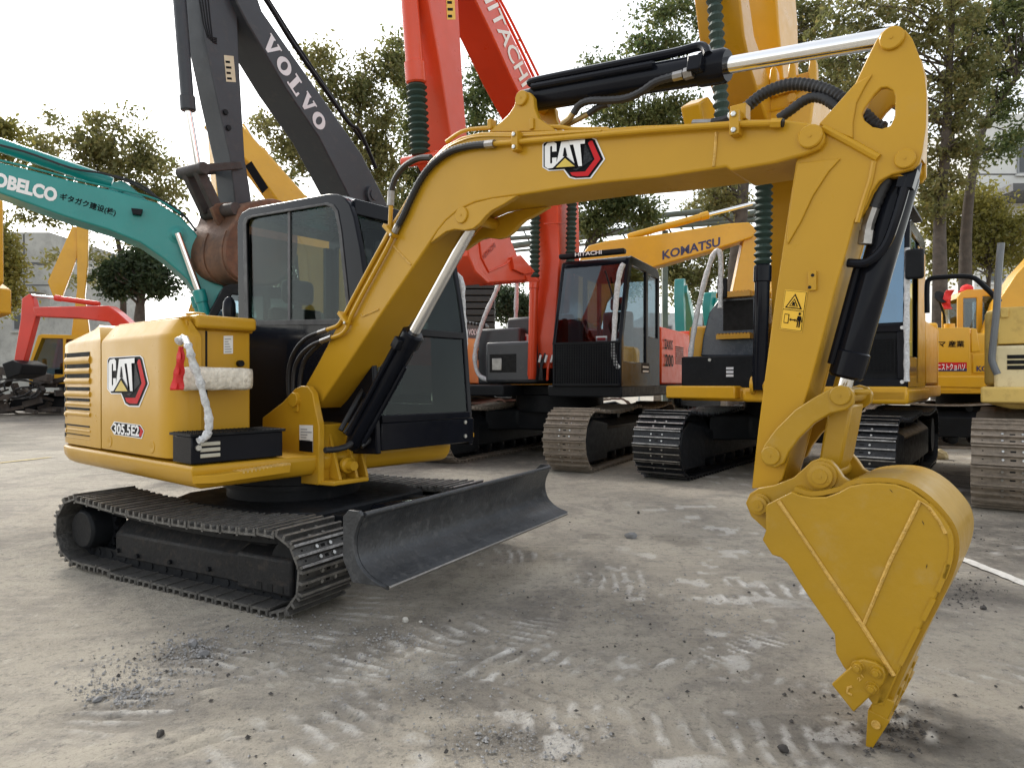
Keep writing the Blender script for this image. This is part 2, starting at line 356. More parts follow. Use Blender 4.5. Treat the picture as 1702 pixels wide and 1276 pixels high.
# ---- undercarriage
mpath = track_path(.89, .222, .222, -.90, .245, .225, sag=.035, humps=1)
make_track(mini, -.79, .40, mpath, .137, [SHOE, TIP], RZ, label='near crawler track with dark worn steel shoes')
make_track(mini, .79, .40, mpath, .137, [SHOE, TIP], RZ)
for s in (-1, 1):
    m = MB(); prof = [(-.865, .085), (-.865, .235), (-.76, .335), (-.66, .335), (-.62, .09)]
    m.prism([(-.66, s*-y, z) for y, z in prof], (1.32, 0, 0))
    sf = m.build('track_frame', FRAMEM, mini, bev=.012, rz=RZ)
    m = MB(); m.prism([(.50, s*-y, z) for y, z in [(-.885, .07), (-.885, .26), (-.80, .295), (-.64, .295), (-.64, .07)]], (.42, 0, 0)); m.build('idler_guard', FRAMEM, sf, bev=.015)
    for i in range(3): m = MB(); m.box(.66+.08*i, .70+.08*i, s*.884, s*.888, .085, .125, 0); m.build('guard_slot', HOLE, sf)
    m = MB(); m.lathe((-.90, s*.72, .245), (-.90, s*2, .245), [(0, .13), (.10, .13), (.205, .125), (.22, .11)], 26); m.build('final_drive', BLKM, mini, rz=RZ, bev=.004)
    m = MB(); tp = [(-.90+(.175 if i % 4 < 2 else .145)*cos(2*pi*i/72), s*.77, .245+(.175 if i % 4 < 2 else .145)*sin(2*pi*i/72)) for i in range(72)]; m.prism(tp, (0, s*.04, 0)); m.build('sprocket', BLKM, mini, rz=RZ, smooth=0)
    m = MB(); m.lathe((.89, s*.72, .222), (.89, s*.86, .222), [(0, .15), (.03, .15), (.04, .165), (.10, .165), (.11, .15), (.14, .15)], 26); m.build('idler', BLKM, mini, rz=RZ)
    for i in range(5):
        m = MB(); x = -.56+.28*i; m.lathe((x, s*.85, .105), (x, s*.63, .105), [(0, .03), (.01, .05), (.05, .05), (.06, .042), (.16, .042), (.17, .05), (.21, .05), (.22, .03)], 14); m.build('roller', BLKM, mini, rz=RZ)
    for x, z in ((-.62, .13), (-.42, .12), (-.1, .125), (.25, .13)): m = MB(); m.cyl((x, s*.865, z), (x, s*.882, z), .014, n=8); m.build('frame_bolt', BLKM, sf)
m = MB(); m.prism([(.72, -.52, 0), (.72, .52, 0), (.45, .64, 0), (-.45, .64, 0), (-.6, .4, 0), (-.6, -.4, 0), (-.45, -.64, 0), (.45, -.64, 0)], (0, 0, .19)); m.build('chassis', BLKM, mini, bev=.02, rz=RZ, loc=(0, 0, .24))
m = MB(); m.cyl((0, 0, .42), (0, 0, .60), .44, n=40); m.cyl((0, 0, .50), (0, 0, .53), .47, n=40); m.build('swing_bearing', BLKM, mini)
# ---- dozer blade
bl = cr([(1.50, 0, .575), (1.462, 0, .50), (1.452, 0, .43), (1.475, 0, .355), (1.54, 0, .300), (1.635, 0, .268)], 5)
m = MB(); m.strip([p+V((0, -.98, 0)) for p in bl], (0, 1.96, 0), -.022); m.tube([(1.495, -.98, .575), (1.495, .98, .575)], .014, 10)
bo = m.build('dozer_blade', BLADE, mini, rz=RZ, smooth=50)
m = MB(); m.prism([(1.572, -.975, .286), (1.645, -.975, .262), (1.640, -.975, .250), (1.565, -.975, .272)], (0, 1.95, 0)); m.build('cutting_edge', STEEL, bo, bev=.002)
for s in (-1, 1):
    m = MB(); m.prism([(p.x, s*.982, p.z) for p in bl]+[(1.44, s*.982, .262), (1.385, s*.982, .36), (1.385, s*.982, .56), (1.42, s*.982, .595), (1.48, s*.982, .595)], (0, s*.022, 0)); m.build('end_plate', BLADE, bo, bev=.004)
    m = MB(); m.bar((.45, s*.36, .34), (1.44, s*.30, .38), .13, .11); m.build('blade_arm', BLKM, mini, rz=RZ, bev=.012)
m = MB(); m.cyl((.6, 0, .33), (1.15, 0, .44), .05); m.cyl((1.15, 0, .44), (1.42, 0, .48), .025, mi=1); m.build('blade_cylinder', [BLK, CHR], mini, rz=RZ)
m = MB(); m.box(1.385, 1.44, -.40, .40, .33, .50); m.build('blade_bracket', BLKM, bo, bev=.01)

# ---- upper deck, hood, tank
def loft(out, levels):
    m = MB(); n = len(out); vs = []
    for z, ins in levels:
        for i in range(n):
            a, b = V(out[i-1]), V(out[(i+1) % n]); t = (b-a).normalized(); vs.append((out[i][0]-t.y*ins, out[i][1]+t.x*ins, z))
    k = len(levels); fs = [[j*n+i, j*n+(i+1) % n, (j+1)*n+(i+1) % n, (j+1)*n+i] for j in range(k-1) for i in range(n)]+[list(range(n-1, -1, -1)), list(range((k-1)*n, k*n))]
    return m.add(vs, fs)
rear = [(-1.36, -.955), (-1.50, -.935), (-1.61, -.87), (-1.675, -.76), (-1.71, -.56), (-1.73, -.28), (-1.735, 0), (-1.73, .28), (-1.71, .56), (-1.675, .76), (-1.61, .87), (-1.50, .935), (-1.36, .955)][::-1]
deck_o = [(.525, -.965), (.56, -.10), (.575, .955)]+[(x, y*1.01) for x, y in rear]
loft(deck_o, [(.605, .07), (.622, .035), (.66, .008), (.70, 0), (.722, 0), (.734, .012)]).build('base_frame', YEL, mini, bev=.004, smooth=50)
LV = [(.750, 0), (1.448, 0), (1.464, .004), (1.474, .014), (1.560, .155), (1.574, .185), (1.580, .24)]
hood = loft([(-.765, -.957), (-.765, .955)]+rear, LV).build('engine_hood', YEL, mini, smooth=30)
sp = loft([(.10, -.963), (.20, -.955), (.255, -.925), (.285, -.86), (.285, -.79), (-.735, -.79), (-.735, -.963)], [(.752, 0), (1.442, 0), (1.458, .004), (1.468, .012), (1.548, .070), (1.560, .082)])
sp.box(-.735, .24, -.86, -.45, 1.49, 1.572)
side = sp.build('side_panel', YEL, mini, bev=.006, smooth=40, label='glossy yellow side panel carrying the logo and model number')
m = MB(); m.box(-.768, -.732, -.948, -.30, .752, 1.455); m.prism([(-.768, -.945, 1.45), (-.768, -.80, 1.545), (-.768, -.30, 1.545), (-.768, -.30, 1.45)], (.036, 0, 0)); m.build('panel_gap', HOLE, mini)  # black plate put in to stand for the shade inside the gap
m = MB(); m.box(-.735, .245, -.88, -.47, .750, 1.50); tank = m.build('tank', YEL, mini, bev=.012)
m = MB(); m.box(-.30, .30, -.83, -.455, 1.50, 1.578); m.build('tank_lid', YEL, mini, bev=.02, seg=3)
m = MB(); a, b = M.X(343, 560, .247), M.X(344, 706, .247); m.box(.244, .2475, a.y-.006, a.y+.006, b.z, 1.49); m.build('door_gap', HOLE, tank)
c = M.Z(310, 522, 1.6); m = MB(); m.lathe((c.x-.1, -.66, 1.575), (c.x-.1, -.66, 2), [(0, .05), (.022, .05), (.026, .06), (.042, .06), (.048, .05)], 22); m.build('filler_cap', YEL, mini)
m = MB(); m.prism([(-1.42, -.50, 1.585), (-1.36, -.50, 1.635), (-.82, -.50, 1.635), (-.80, -.50, 1.585)], (0, .5, 0)); m.build('hood_duct', mat('blue_grey_panel', (.10, .135, .17), .35), mini, bev=.01)
# grille slots with rounded slats between
rows = [590.5, 608.6, 624.5, 646, 664, 679, 707, 722]
for ca, cb, yy in ((111.5, 149, -.957), (87, 103.5, -.957)):
    for i, r in enumerate(rows):
        for kk, (ra, rb, nm) in enumerate(((r-3.2, r+3.4, 'vent_slot'), (r+3.6, min((rows+[733])[i+1]-3.4, r+14), 'slat'))):
            sl_ = .055*(0 if ca > 100 else 0)
            if ca > 100:
                a, b = M.Y(ca, ra, yy), M.Y(cb, rb, yy)
                m = MB()
                if nm == 'vent_slot': m.box(a.x, b.x, yy-.003, yy+.002, b.z, a.z)
                else: m.tube([(a.x-.02, yy, (a.z+b.z)/2), (b.x+.01, yy, (a.z+b.z)/2)], (a.z-b.z)*.5, 12); m.v = [(x_, yy-.001+(y_-yy)*.40, z_) for x_, y_, z_ in m.v]
                m.build(nm, HOLE if nm == 'vent_slot' else YEL, hood)
            else:
                z1, z0 = M.Y(cb, ra, yy).z, M.Y(cb, rb, yy).z; m = MB()
                pth = [(-1.455, -.943), (-1.50, -.936), (-1.56, -.902), (-1.612, -.872), (-1.65, -.80)]
                if nm == 'vent_slot': m.strip([(x, y-.003, (z0)) for x, y in pth], (0, 0, z1-z0), .004)
                else: m.tube(cr([(x+.012, y+.012, (z0+z1)/2) for x, y in pth], 3), (z1-z0)*.5, 10); m.v = [(x_, y_, z_) for x_, y_, z_ in m.v]
                m.build(nm, HOLE if nm == 'vent_slot' else YEL, hood)
# logo, model number, recessed fasteners
m = MB(); q = lambda x, y: M.Y(x, y, -.9635); badge(m, q(180, 674.5), q(246, 674.5)+V((0, 0, -.008)), q(180, 595), (0, -1, 0), .0012); m.build('logo_decal', BADGE, side)
m = MB(); P0 = [(184, 711), (190, 700), (234, 706), (240, 716), (236, 729), (190, 722)]
m.add([q(*p)+V((0, -.0010, 0)) for p in P0], [range(6)], 1); m.add([q(212+(x-212)*.95, 714+(y-714)*.88)+V((0, -.0022, 0)) for x, y in P0], [range(6)], 0)
m.add([q(*p)+V((0, -.0028, 0)) for p in ((233, 709), (239, 716), (235, 726), (231, 724), (234, 716), (231, 709))], [range(6)], 2)
put(m, text_geo('305.5E2', .03), q(189, 720.5), q(232, 725.5), q(189.5, 703), (0, -.0034, 0), 1); m.build('model_number_decal', [BLKP, WHT, REDP], side)
for px_, py_ in ((182, 733), (252, 742)):
    c = q(px_, py_); m = MB(); m.lathe((c.x, -.962, c.z), (c.x, -2, c.z), [(0, .040), (.004, .038), (.0045, .028), (.002, .012), (.004, .010)], 18); m.build('panel_fastener', YEL, side)
# stickers on the tank doors
def sticker(fr_pts, nrm, base, ink, parent, rows_=6, name='sticker'):
    p0, p1, p2 = [V(p) for p in fr_pts]; n = V(nrm); m = MB(); put(m, poly([(0, 0), (1, 0), (1, 1), (0, 1)]), p0, p1, p2, n*.0015, 0)
    rr = random.Random(rows_)
    for i in range(rows_):
        y = .08+.84*i/rows_; x1 = rr.uniform(.5, .92); put(m, poly([(.1, y), (x1, y), (x1, y+.35/rows_), (.1, y+.35/rows_)]), p0, p1, p2, n*.0027, 1)
    return m.build(name, [base, ink], parent)
GINK = mat('grey_print', (.30, .31, .33), .5)
qx = lambda x, y: M.X(x, y, .246)
sticker((qx(371.5, 588), qx(387, 587.5), qx(371.5, 558)), (1, 0, 0), WHTL, GINK, tank, 6); sticker((qx(316, 572), qx(333, 571.5), qx(316, 558)), (1, 0, 0), WHTL, GINK, tank, 3)
m = MB(); a = M.X(398, 604, .25); m.cyl((.245, a.y, a.z), (.275, a.y, a.z), .02, n=12); m.build('door_lock', BLKM, tank)
# ---- step box, foot step
m = MB(); m.box(.275, .50, -.955, -.405, .742, .892); step = m.build('step_box', BLK, mini, bev=.006)
m = MB(); m.box(.262, .515, -.967, -.395, .893, .908)
for i in range(9):
    for j in range(22): x = .28+.026*i; y = -.955+.0255*j; m.box(x, x+.012, y, y+.006, .907, .912)
m.build('step_tread', BLKM, step)
m = MB(); a, b = M.X(333, 765, .502), M.X(366, 731, .502)
for i in range(3): z = a.z+(b.z-a.z)*(.12+.31*i); m.box(.499, .506, a.y, b.y, z, z+(b.z-a.z)*.2)
m.build('vent_bar', mat('pale_vent', (.45, .43, .36), .4), step, bev=.003)
c = M.X(329, 744, .502); m = MB(); m.cyl((.5, c.y, c.z), (.512, c.y, c.z), .016, n=14); m.build('knob', BOLT, step)
p0, p1 = M.X(360, 783, .60), M.X(480, 772, .60)
m = MB(); m.prism([(.53, p0.y-.10, .685), (.60, p0.y, .685), (.62, p1.y, .700), (.53, p1.y, .700)], (0, 0, -.045)); fs = m.build('foot_step', YEL, mini, bev=.004)
m = MB()
for i in range(13):
    y = p0.y+.14+(p1.y-p0.y-.15)*i/12; z = .687+.015*(i/12); m.bar((.535, y-.012, z), (.612, y+.012, z), .007, .014)
m.build('grip_rib', mat('worn_yellow', (.62, .42, .14), .5, var=.3, scale=20), fs)
# ---- wrapped grab rail, wrapped mirror, red ribbon at the tank
m = MB(); m.tube(cr([M.X(x, y, .55 if i > 1 else .40) for i, (x, y) in enumerate([(296, 568), (306, 562), (314, 578), (321, 604), (331, 630), (339, 660), (346, 686), (347, 712), (341, 726), (329, 733)])], 6), .0205, 12, wob=.24); m.build('wrapped_grab_rail', FOAM, mini, smooth=80)
a, b = M.X(305, 649, .42), M.X(421, 611, .42); m = MB(); vs = []
for i in range(15):
    for j in range(12):
        an = 2*pi*j/12; cx, cz = cos(an), sin(an); sx = abs(cx)**.5*(1 if cx > 0 else -1); sz = abs(cz)**.5*(1 if cz > 0 else -1); k = 1+random.uniform(-.05, .05)-(.12 if i in (0, 14) else 0)
        vs.append((.375+.050*sx*k, a.y+(b.y-a.y)*i/14, (a.z+b.z)/2+(a.z-b.z)*.5*sz*k))
m.add(vs, [(i*12+j, i*12+(j+1) % 12, (i+1)*12+(j+1) % 12, (i+1)*12+j) for i in range(14) for j in range(12)]+[range(11, -1, -1), range(168, 180)]); m.build('wrapped_mirror', PLASTIC, mini, smooth=80)
m = MB(); m.bar((.245, (a.y+b.y)/2, (a.z+b.z)/2), (.34, (a.y+b.y)/2, (a.z+b.z)/2), .03, .03); m.build('mirror_arm', BLKM, mini)
def ribbon(pts, wd, parent, fr, xx, name='red_ribbon'):
    m = MB(); P = cr([fr.X(x, y, xx+.012*sin(i*2.1)) for i, (x, y) in enumerate(pts)], 5)
    n = len(P); vs = []
    for i, p in enumerate(P): k = wd*(.35+.65*i/(n-1)); f_ = .007*sin(i*1.3); vs += [p+V((f_, -k, 0)), p+V((.014-f_, -k*.3, 0)), p+V((f_-.004, k*.35, 0)), p+V((.010-f_, k, 0))]
    m.add(vs, [(4*i+j, 4*i+j+1, 4*i+j+5, 4*i+j+4) for i in range(n-1) for j in range(3)]); o = m.build(name, RIB, parent, smooth=60); s = o.modifiers.new('thick', 'SOLIDIFY'); s.thickness = .003; return o
ribbon([(300, 576), (299, 600), (296, 625), (293, 648)], .034, mini, M, .50)
# ---- swing post and boom foot
m = MB(); m.prism(Yp([(436, 694), (470, 668), (490, 646), (500, 641), (511, 642), (519, 653), (524, 680), (530, 708), (529, 806), (436, 797)], -.205), (0, .045, 0)); post = m.build('swing_post', YEL, mini, bev=.006)
m = MB(); m.prism([(p.x, .12, p.z) for p in Yp([(436, 694), (470, 668), (490, 646), (500, 641), (511, 642), (519, 653), (524, 680), (530, 708), (529, 806), (436, 797)], -.205)], (0, .045, 0)); m.build('post_plate', YEL, post, bev=.006)
m = MB(); m.box(.08, .535, -.165, .125, .56, .92); m.prism([(.535, -.20, .545), (.66, -.15, .545), (.66, .12, .545), (.535, .165, .545)], (0, 0, .03)); m.build('post_block', YEL, post, bev=.008)
for yy in (-.10, .03, .11):
    m = MB(); m.prism([(.535, yy, .575), (.645, yy, .575), (.60, yy, .70), (.535, yy, .86)], (0, .02, 0)); m.build('gusset', YEL, post, bev=.003)
c = M.Y(493, 664, -.205); c2 = M.Y(494, 679, -.205); m = MB(); m.cyl((c.x, -.235, c.z), (c.x, .19, c.z), .045, n=22); m.prism([(c.x-.03, -.205, c.z), (c2.x-.022, -.205, c2.z-.02), (c2.x+.022, -.205, c2.z-.02), (c.x+.03, -.205, c.z)], (0, -.012, 0)); m.build('foot_pin', YEL, post, bev=.003)
sticker((M.Y(498, 749, -.206), M.Y(520.5, 750.5, -.206), M.Y(498, 706, -.206)), (0, -1, 0), WHTL, GINK, post, 8)
m = MB(); a, b = M.Y(498, 749, -.206), M.Y(520, 733, -.206); m.box(a.x, b.x, -.2095, -.205, a.z, b.z); m.build('black_sticker', BLKP, post)
m = MB(); m.lathe((.60, -.02, .66), (.72, -.02, .66), [(0, .05), (.03, .05), (.04, .035), (.09, .03)], 14); m.build('swing_fitting', YEL, post)
m = MB(); corrugated(m, [M.X(x, y, z) for x, y, z in ((540, 748, .72), (562, 746, .72), (582, 738, .72), (600, 715, .72), (609, 680, .70), (613, 640, .7), (622, 606, .75), (640, 570, .85))], .019, .010); m.build('hose', RUB, mini)
m = MB(); corrugated(m, [M.X(x, y, .74) for x, y in ((600, 742), (622, 722), (636, 690), (644, 655), (652, 620), (668, 590), (690, 560))], .017, .010); m.build('hose', RUB, mini)
m = MB(); m.tube(cr([M.X(x, y, .66) for x, y in ((566, 715), (585, 680), (605, 645), (640, 590))], 5), .016); m.tube(cr([M.X(x, y, .68) for x, y in ((573, 720), (592, 690), (612, 655), (648, 600))], 5), .014); m.build('hose', RUB, mini)

# ---- boom
YB = -.135
top = [(503, 648), (512, 632), (530, 600), (566, 530), (600, 463), (640, 387), (667, 343), (690, 302), (713, 267), (738, 242), (767, 226.5), (800, 219), (868, 219), (930, 216), (1000, 213), (1067, 208), (1183, 204), (1225, 198), (1298, 198), (1339, 203), (1356, 207), (1366, 214), (1370.5, 224), (1369, 236), (1361, 247), (1339, 257), (1289, 271), (1214, 284), (1206, 278), (1093, 295), (1001, 304), (930, 314), (860, 325), (817, 331), (789, 337), (761, 350), (741, 367), (727, 384), (711, 408), (640, 512), (577, 606), (536, 665), (524, 678), (512, 676), (504, 664)]
m = MB(); m.prism(Yp(top, YB), (0, -2*YB, 0)); boom = m.build('boom', YEL, mini, bev=.010, seg=3, smooth=30)
low = [(715, 404), (727, 384), (741, 367), (761, 350), (789, 337), (817, 330), (860, 324.5), (836, 340), (817, 350), (806, 360), (797, 371), (786, 380), (772, 383), (755, 381), (741, 385)]
for y0, v in ((YB-.010, .03), (-YB-.02, .03)):
    m = MB(); P = Yp(low, YB-.010); m.prism([(p.x, y0, p.z) for p in P], (0, v, 0)); m.build('cylinder_bracket', YEL, boom, bev=.004)
c = M.Y(768, 358, YB-.01); m = MB(); boss(m, c, .042, YB-.008, .012); pin(m, c, .03, YB, -YB); m.build('bracket_pin', YEL, boom)
# flange line along the top edge
m = MB(); m.tube(cr(Yp([(655, 372), (672, 343), (694, 305), (716, 272), (741, 248), (768, 234), (800, 227), (868, 226), (1000, 218)], YB-.001), 4), .006, 6); m.build('weld_seam', YEL, boom)
for pts_ in ([(1191, 220), (1189, 250), (1186, 277)], [(653, 408), (683, 440)], [(600, 522), (603, 526), (630, 514)]): m = MB(); m.tube(Yp(pts_, YB-.001), .006, 6); m.build('weld_seam', YWELD, boom)
# top bracket for the stick cylinder
tb = [(812, 219), (834, 201), (846, 189), (854, 177), (858, 163), (863, 155), (871, 151.5), (880, 154), (886, 162), (888, 180), (894, 196), (912, 208), (925, 218)]
for y0 in (-.105, .075):
    m = MB(); m.prism([(p.x, y0, p.z) for p in Yp(tb, -.105)], (0, .03, 0)); m.build('stick_cylinder_bracket', YEL, boom, bev=.004)
c = M.Y(868, 164, -.105); m = MB(); boss(m, c, .036, -.105, .014); pin(m, c, .025, -.10, .10); m.build('bracket_pin', YEL, boom)
c = M.Y(1348, 228, YB); m = MB(); boss(m, c, .042, YB, .016); pin(m, c, .03, YB, -YB); m.build('tip_pin', YEL, boom)
c = M.Y(1148*1.0+200, 228, YB)
m = MB(); q = lambda x, y: M.Y(x, y, YB-.001); badge(m, q(904, 301), q(1003, 296), q(904, 237), (0, -1, 0), .0012); m.build('logo_decal', BADGE, boom)
# pipes and hoses on the boom
yp = YB-.022
m = MB(); m.tube(cr(Yp([(812, 240), (862, 236), (950, 228), (1010, 223), (1110, 214.5), (1220, 207), (1292, 205)], yp), 4), .0125, 10); pipe = m.build('hydraulic_pipe', YEL, boom)
m = MB(); m.tube(Yp([(1282, 205.5), (1300, 205)], yp), .018, 6, 0); m.tube(Yp([(1292, 205), (1302, 204.6)], yp), .016, 8, 1); m.build('pipe_end', [YEL, BLKM], boom)
for (x, y) in ((859, 236), (1223, 206)):
    c = M.Y(x, y, yp); m = MB(); m.box(c.x-.018, c.x+.018, yp-.02, YB+.003, c.z-.045, c.z+.045, 0)
    for dz in (-.03, .03): m.cyl((c.x, yp-.02, c.z+dz), (c.x, yp-.028, c.z+dz), .011, n=6, mi=1)
    m.build('pipe_clamp', [YEL, BOLT], boom, bev=.002)
m = MB(); corrugated(m, Yp([(812, 240), (780, 243), (748, 252), (720, 272), (700, 297), (684, 328), (671, 357), (660, 378)], yp), .0185, .011, amp=.07); m.build('hose', RUB, boom)
m = MB(); m.tube(Yp([(822, 239), (808, 240.5)], yp), .021, 8); m.tube(Yp([(662, 374), (656, 386)], yp), .02, 8); m.build('hose_fitting', STEEL, boom)
m = MB(); m.tube(cr(Yp([(658, 382), (640, 420), (600, 494), (583, 528), (576, 546), (566, 556), (548, 562)], yp), 5), .0125, 10); m.tube(cr(Yp([(650, 330), (649, 360), (646, 388), (628, 420), (590, 490), (571, 527), (562, 540), (552, 545), (540, 549)], yp+.012), 5), .0125, 10); m.build('hydraulic_pipe', YEL, boom)
for (x, y) in ((650, 385), (574, 530)):
    c = M.Y(x, y, yp); d = (M.Y(640, 420, yp)-M.Y(600, 494, yp)).normalized(); e = V((d.z, 0, -d.x)); m = MB(); m.bar(c-e*.06, c+e*.05, .022, .05, up=(0, 1, 0)); m.cyl(c+e*.04+V((0, -.024, 0)), c+e*.04+V((0, -.034, 0)), .010, n=6, mi=1); m.build('pipe_clamp', [YEL, BOLT], boom, bev=.003)
m = MB(); m.tube(Yp([(552, 560), (534, 567)], yp), .018, 8); m.tube(Yp([(544, 548), (530, 553)], yp+.012), .017, 8); m.build('hose_fitting', STEEL, boom)
for pts, yy in (([(536, 566), (518, 574), (500, 590), (490, 612), (487, 640), (488, 668)], yp), ([(532, 552), (512, 560), (495, 576), (483, 600), (479, 630), (481, 665)], yp+.012), ([(534, 570), (520, 582), (506, 600), (499, 628), (498, 655)], yp+.03)):
    m = MB(); m.tube(cr(Yp(pts, yy), 6), .014, 8); m.build('hose', RUB, mini)
m = MB(); m.tube(cr(Yp([(716, 262), (694, 264), (672, 277), (657, 297), (650, 320)], -.02), 6)+[], .018, 8); m.build('hose', RUB, boom)
m = MB(); m.tube(Yp([(650, 318), (649, 342)], yp+.012), .02, 8); m.build('hose_fitting', STEEL, boom)
m = MB(); m.tube(cr(Yp([(742, 236), (768, 219), (800, 213.5), (868, 212), (925, 211), (955, 215), (1010, 215)], -.09), 4), .011, 8); m.build('hydraulic_pipe', YEL, boom)
for (x, y) in ((818, 210), (888, 210)):
    c = M.Y(x, y, -.09); m = MB(); m.box(c.x-.012, c.x+.012, -.115, -.07, c.z-.02, c.z+.03); m.build('pipe_clamp', YEL, boom, bev=.002)
# corrugated hoses arching from boom to stick
m = MB(); corrugated(m, Yp([(1226, 190), (1244, 176), (1266, 158), (1292, 146), (1320, 140), (1350, 143), (1380, 153), (1403, 167), (1436, 190), (1452, 206), (1470, 214)], -.02), .0225, .008); m.build('hose', RUB, boom)
m = MB(); corrugated(m, Yp([(1294, 198), (1314, 184), (1334, 169), (1352, 162), (1372, 166), (1392, 180), (1410, 196)], -.03), .0185, .008); m.build('hose', RUB, boom)
m = MB(); m.tube(Yp([(1152, 206), (1184, 205)], -.06), .017, 8, 1); m.tube(cr(Yp([(1184, 205), (1204, 201), (1220, 193)], -.06), 3), .02, 8, 0); m.build('hose', [RUB, STEEL], boom)
c = M.Y(1230, 194, YB+.02); m = MB(); m.box(c.x-.03, c.x+.03, YB-.004, YB+.05, c.z-.02, c.z+.04); m.cyl((c.x-.02, YB-.004, c.z), (c.x-.02, YB-.02, c.z), .016, n=8, mi=1); m.build('hose_clamp', [YEL, BOLT], boom, bev=.003)

# ---- stick cylinder
p0, p1, p2 = M.Y(872, 167, 0), M.Y(1210, 109, 0), M.Y(1484, 66, 0)
ax = (p1-p0).normalized(); L1 = (p1-p0).length; p1 = p0+ax*L1; p2 = p0+ax*(p2-p0).length
m = MB(); m.lathe(p0, p1, [(.0, .05), (.06, .052), (.07, .061), (L1-.12, .061), (L1-.115, .068), (L1-.012, .068), (L1, .060)], 28); sc = m.build('stick_cylinder', BLK, mini)
m = MB(); m.cyl(p0+ax*(L1-.02), p2, .033, n=28); m.build("chrome_rod", CHR, sc)
m = MB(); up = V((0, 0, 1)); ofs = V((0, -.03, .075)); m.tube(cr([p0+ax*.05+ofs*.9, p0+ax*.12+ofs, p0+ax*(L1*.5)+ofs*1.02, p0+ax*(L1-.22)+ofs*1.05, p0+ax*(L1-.1)+ofs*1.1, p0+ax*(L1-.06)+V((0, -.06, .03))], 5), .019, 10); m.tube([p0+ax*.1+V((0, -.066, .03)), p0+ax*(L1-.3)+V((0, -.066, .03))], .016, 10); m.build('cylinder_pipe', BLK, sc)
m = MB(); yy = -.075; corrugated(m, Yp([(953, 190), (962, 176), (980, 168), (1010, 167), (1040, 164), (1066, 153), (1090, 137), (1122, 127)], yy), .017, .012, amp=.06); m.build('hose', RUB, sc)
m = MB(); corrugated(m, Yp([(978, 190), (995, 178), (1012, 173)], yy+.03), .015, .012, amp=.06); m.build('hose', RUB, sc)
m = MB(); m.tube(Yp([(1120, 128), (1136, 124)], yy), .02, 8); m.tube(Yp([(1138, 124), (1152, 120)], yy), .024, 6); m.build('hose_fitting', STEEL, sc)
m = MB(); m.tube(Yp([(934, 207), (946, 198), (956, 184)], yy), .015, 8); m.tube(Yp([(940, 209), (962, 198), (980, 188)], yy+.03), .013, 8); m.build('hose_fitting', mat('brassy_fitting', (.35, .26, .12), .4, .7), sc)
m = MB(); c = p0+ax*(L1-.13); m.bar(c+V((0, -.085, -.01)), c+ax*.06+V((0, -.085, -.01)), .05, .06); m.build('port_block', BLK, sc, bev=.006)

# ---- stick
YS = -.108
so_ = [(1455, 69), (1464, 55), (1477, 47), (1491, 45), (1505, 50), (1516, 64), (1528, 94), (1537, 125), (1540, 157), (1539, 212), (1533, 253), (1528, 270), (1516, 281), (1498, 286), (1482, 290), (1469, 301), (1457, 318), (1448, 340), (1437, 366), (1421, 424), (1404, 480), (1385, 552), (1361, 642), (1340, 712), (1317, 796), (1306, 808), (1249, 812), (1260, 713), (1272, 620), (1289, 490), (1309, 359), (1323, 268), (1340, 240), (1362, 206), (1378, 189), (1398, 166), (1421, 139), (1444, 91)]
so_ = [(x-(16 if y > 345 else 8 if y > 295 else 0), y) if (i_ > 13 and i_ < 26) else (x, y) for i_, (x, y) in enumerate(so_)]
hole = [(1464, 146), (1474, 145), (1484, 150), (1488, 160), (1487, 194), (1480, 209), (1466, 214), (1450, 211), (1436, 200), (1432, 190), (1437, 180), (1453, 157)]
P = Yp(so_, YS); Hh = Yp(hole, YS); m = MB(); m.plate(P, [Hh], (0, .024, 0)); stick = m.build('stick', YEL, mini, bev=.004)
Pf = Yp([(min(x, 1524+.0*y) if y > 60 else x-10, y) for x, y in so_], YS); m = MB(); m.plate([(p.x, -YS-.024, p.z) for p in Pf], [[(p.x, -YS-.024, p.z) for p in Hh]], (0, .024, 0)); m.build('stick_side_plate', YEL, stick, bev=.004)
core = [(1436, 262), (1500, 290), (1482, 292), (1469, 303), (1457, 321), (1447, 345), (1435, 372), (1419, 428), (1402, 484), (1383, 556), (1359, 645), (1338, 716), (1316, 800), (1253, 808), (1264, 713), (1276, 620), (1293, 490), (1313, 359), (1326, 275), (1350, 262)]
core = [(x-(16 if y > 345 else 8), y) if 2 <= i_ <= 12 else (x, y) for i_, (x, y) in enumerate(core)]; m = MB(); m.prism([(p.x, YS+.022, p.z) for p in Yp(core, YS)], (0, -2*YS-.044, 0)); m.build('stick_core', YEL, stick)
m = MB(); rimp = Yp([(1520, 130), (1521, 157), (1520, 212), (1516, 250)], YS); m.strip([(p.x, YS+.024, p.z) for p in rimp], (0, -2*YS-.048, 0), .012); m.build('back_plate', YEL, stick)
for (x, y, r) in ((1483, 65, .038), (1505, 265, .032)):
    c = M.Y(x, y, YS); m = MB(); boss(m, c, r, YS, .014); pin(m, c, r*.7, YS, -YS); m.build('stick_pin', YEL, stick)
for pts in ([(1362, 207), (1398, 167), (1421, 141), (1451, 124), (1439, 143), (1424, 172), (1418, 205), (1418, 231), (1390, 220)], [(1326, 272), (1398, 264), (1378, 286), (1352, 326), (1332, 369), (1310, 407), (1308, 398), (1312, 359)]):
    m = MB(); m.prism(Yp(pts, YS), (0, -.007, 0)); m.build('stiffener_plate', YEL, stick, bev=.003)
m = MB(); m.tube(Yp([(1368, 213), (1415, 238), (1460, 263)], YS-.002), .014, 8); m.tube(cr(Yp([(1453, 268), (1447, 300), (1437, 330), (1425, 370)], YS-.001), 4), .009, 6); m.build('weld_seam', YEL, stick)
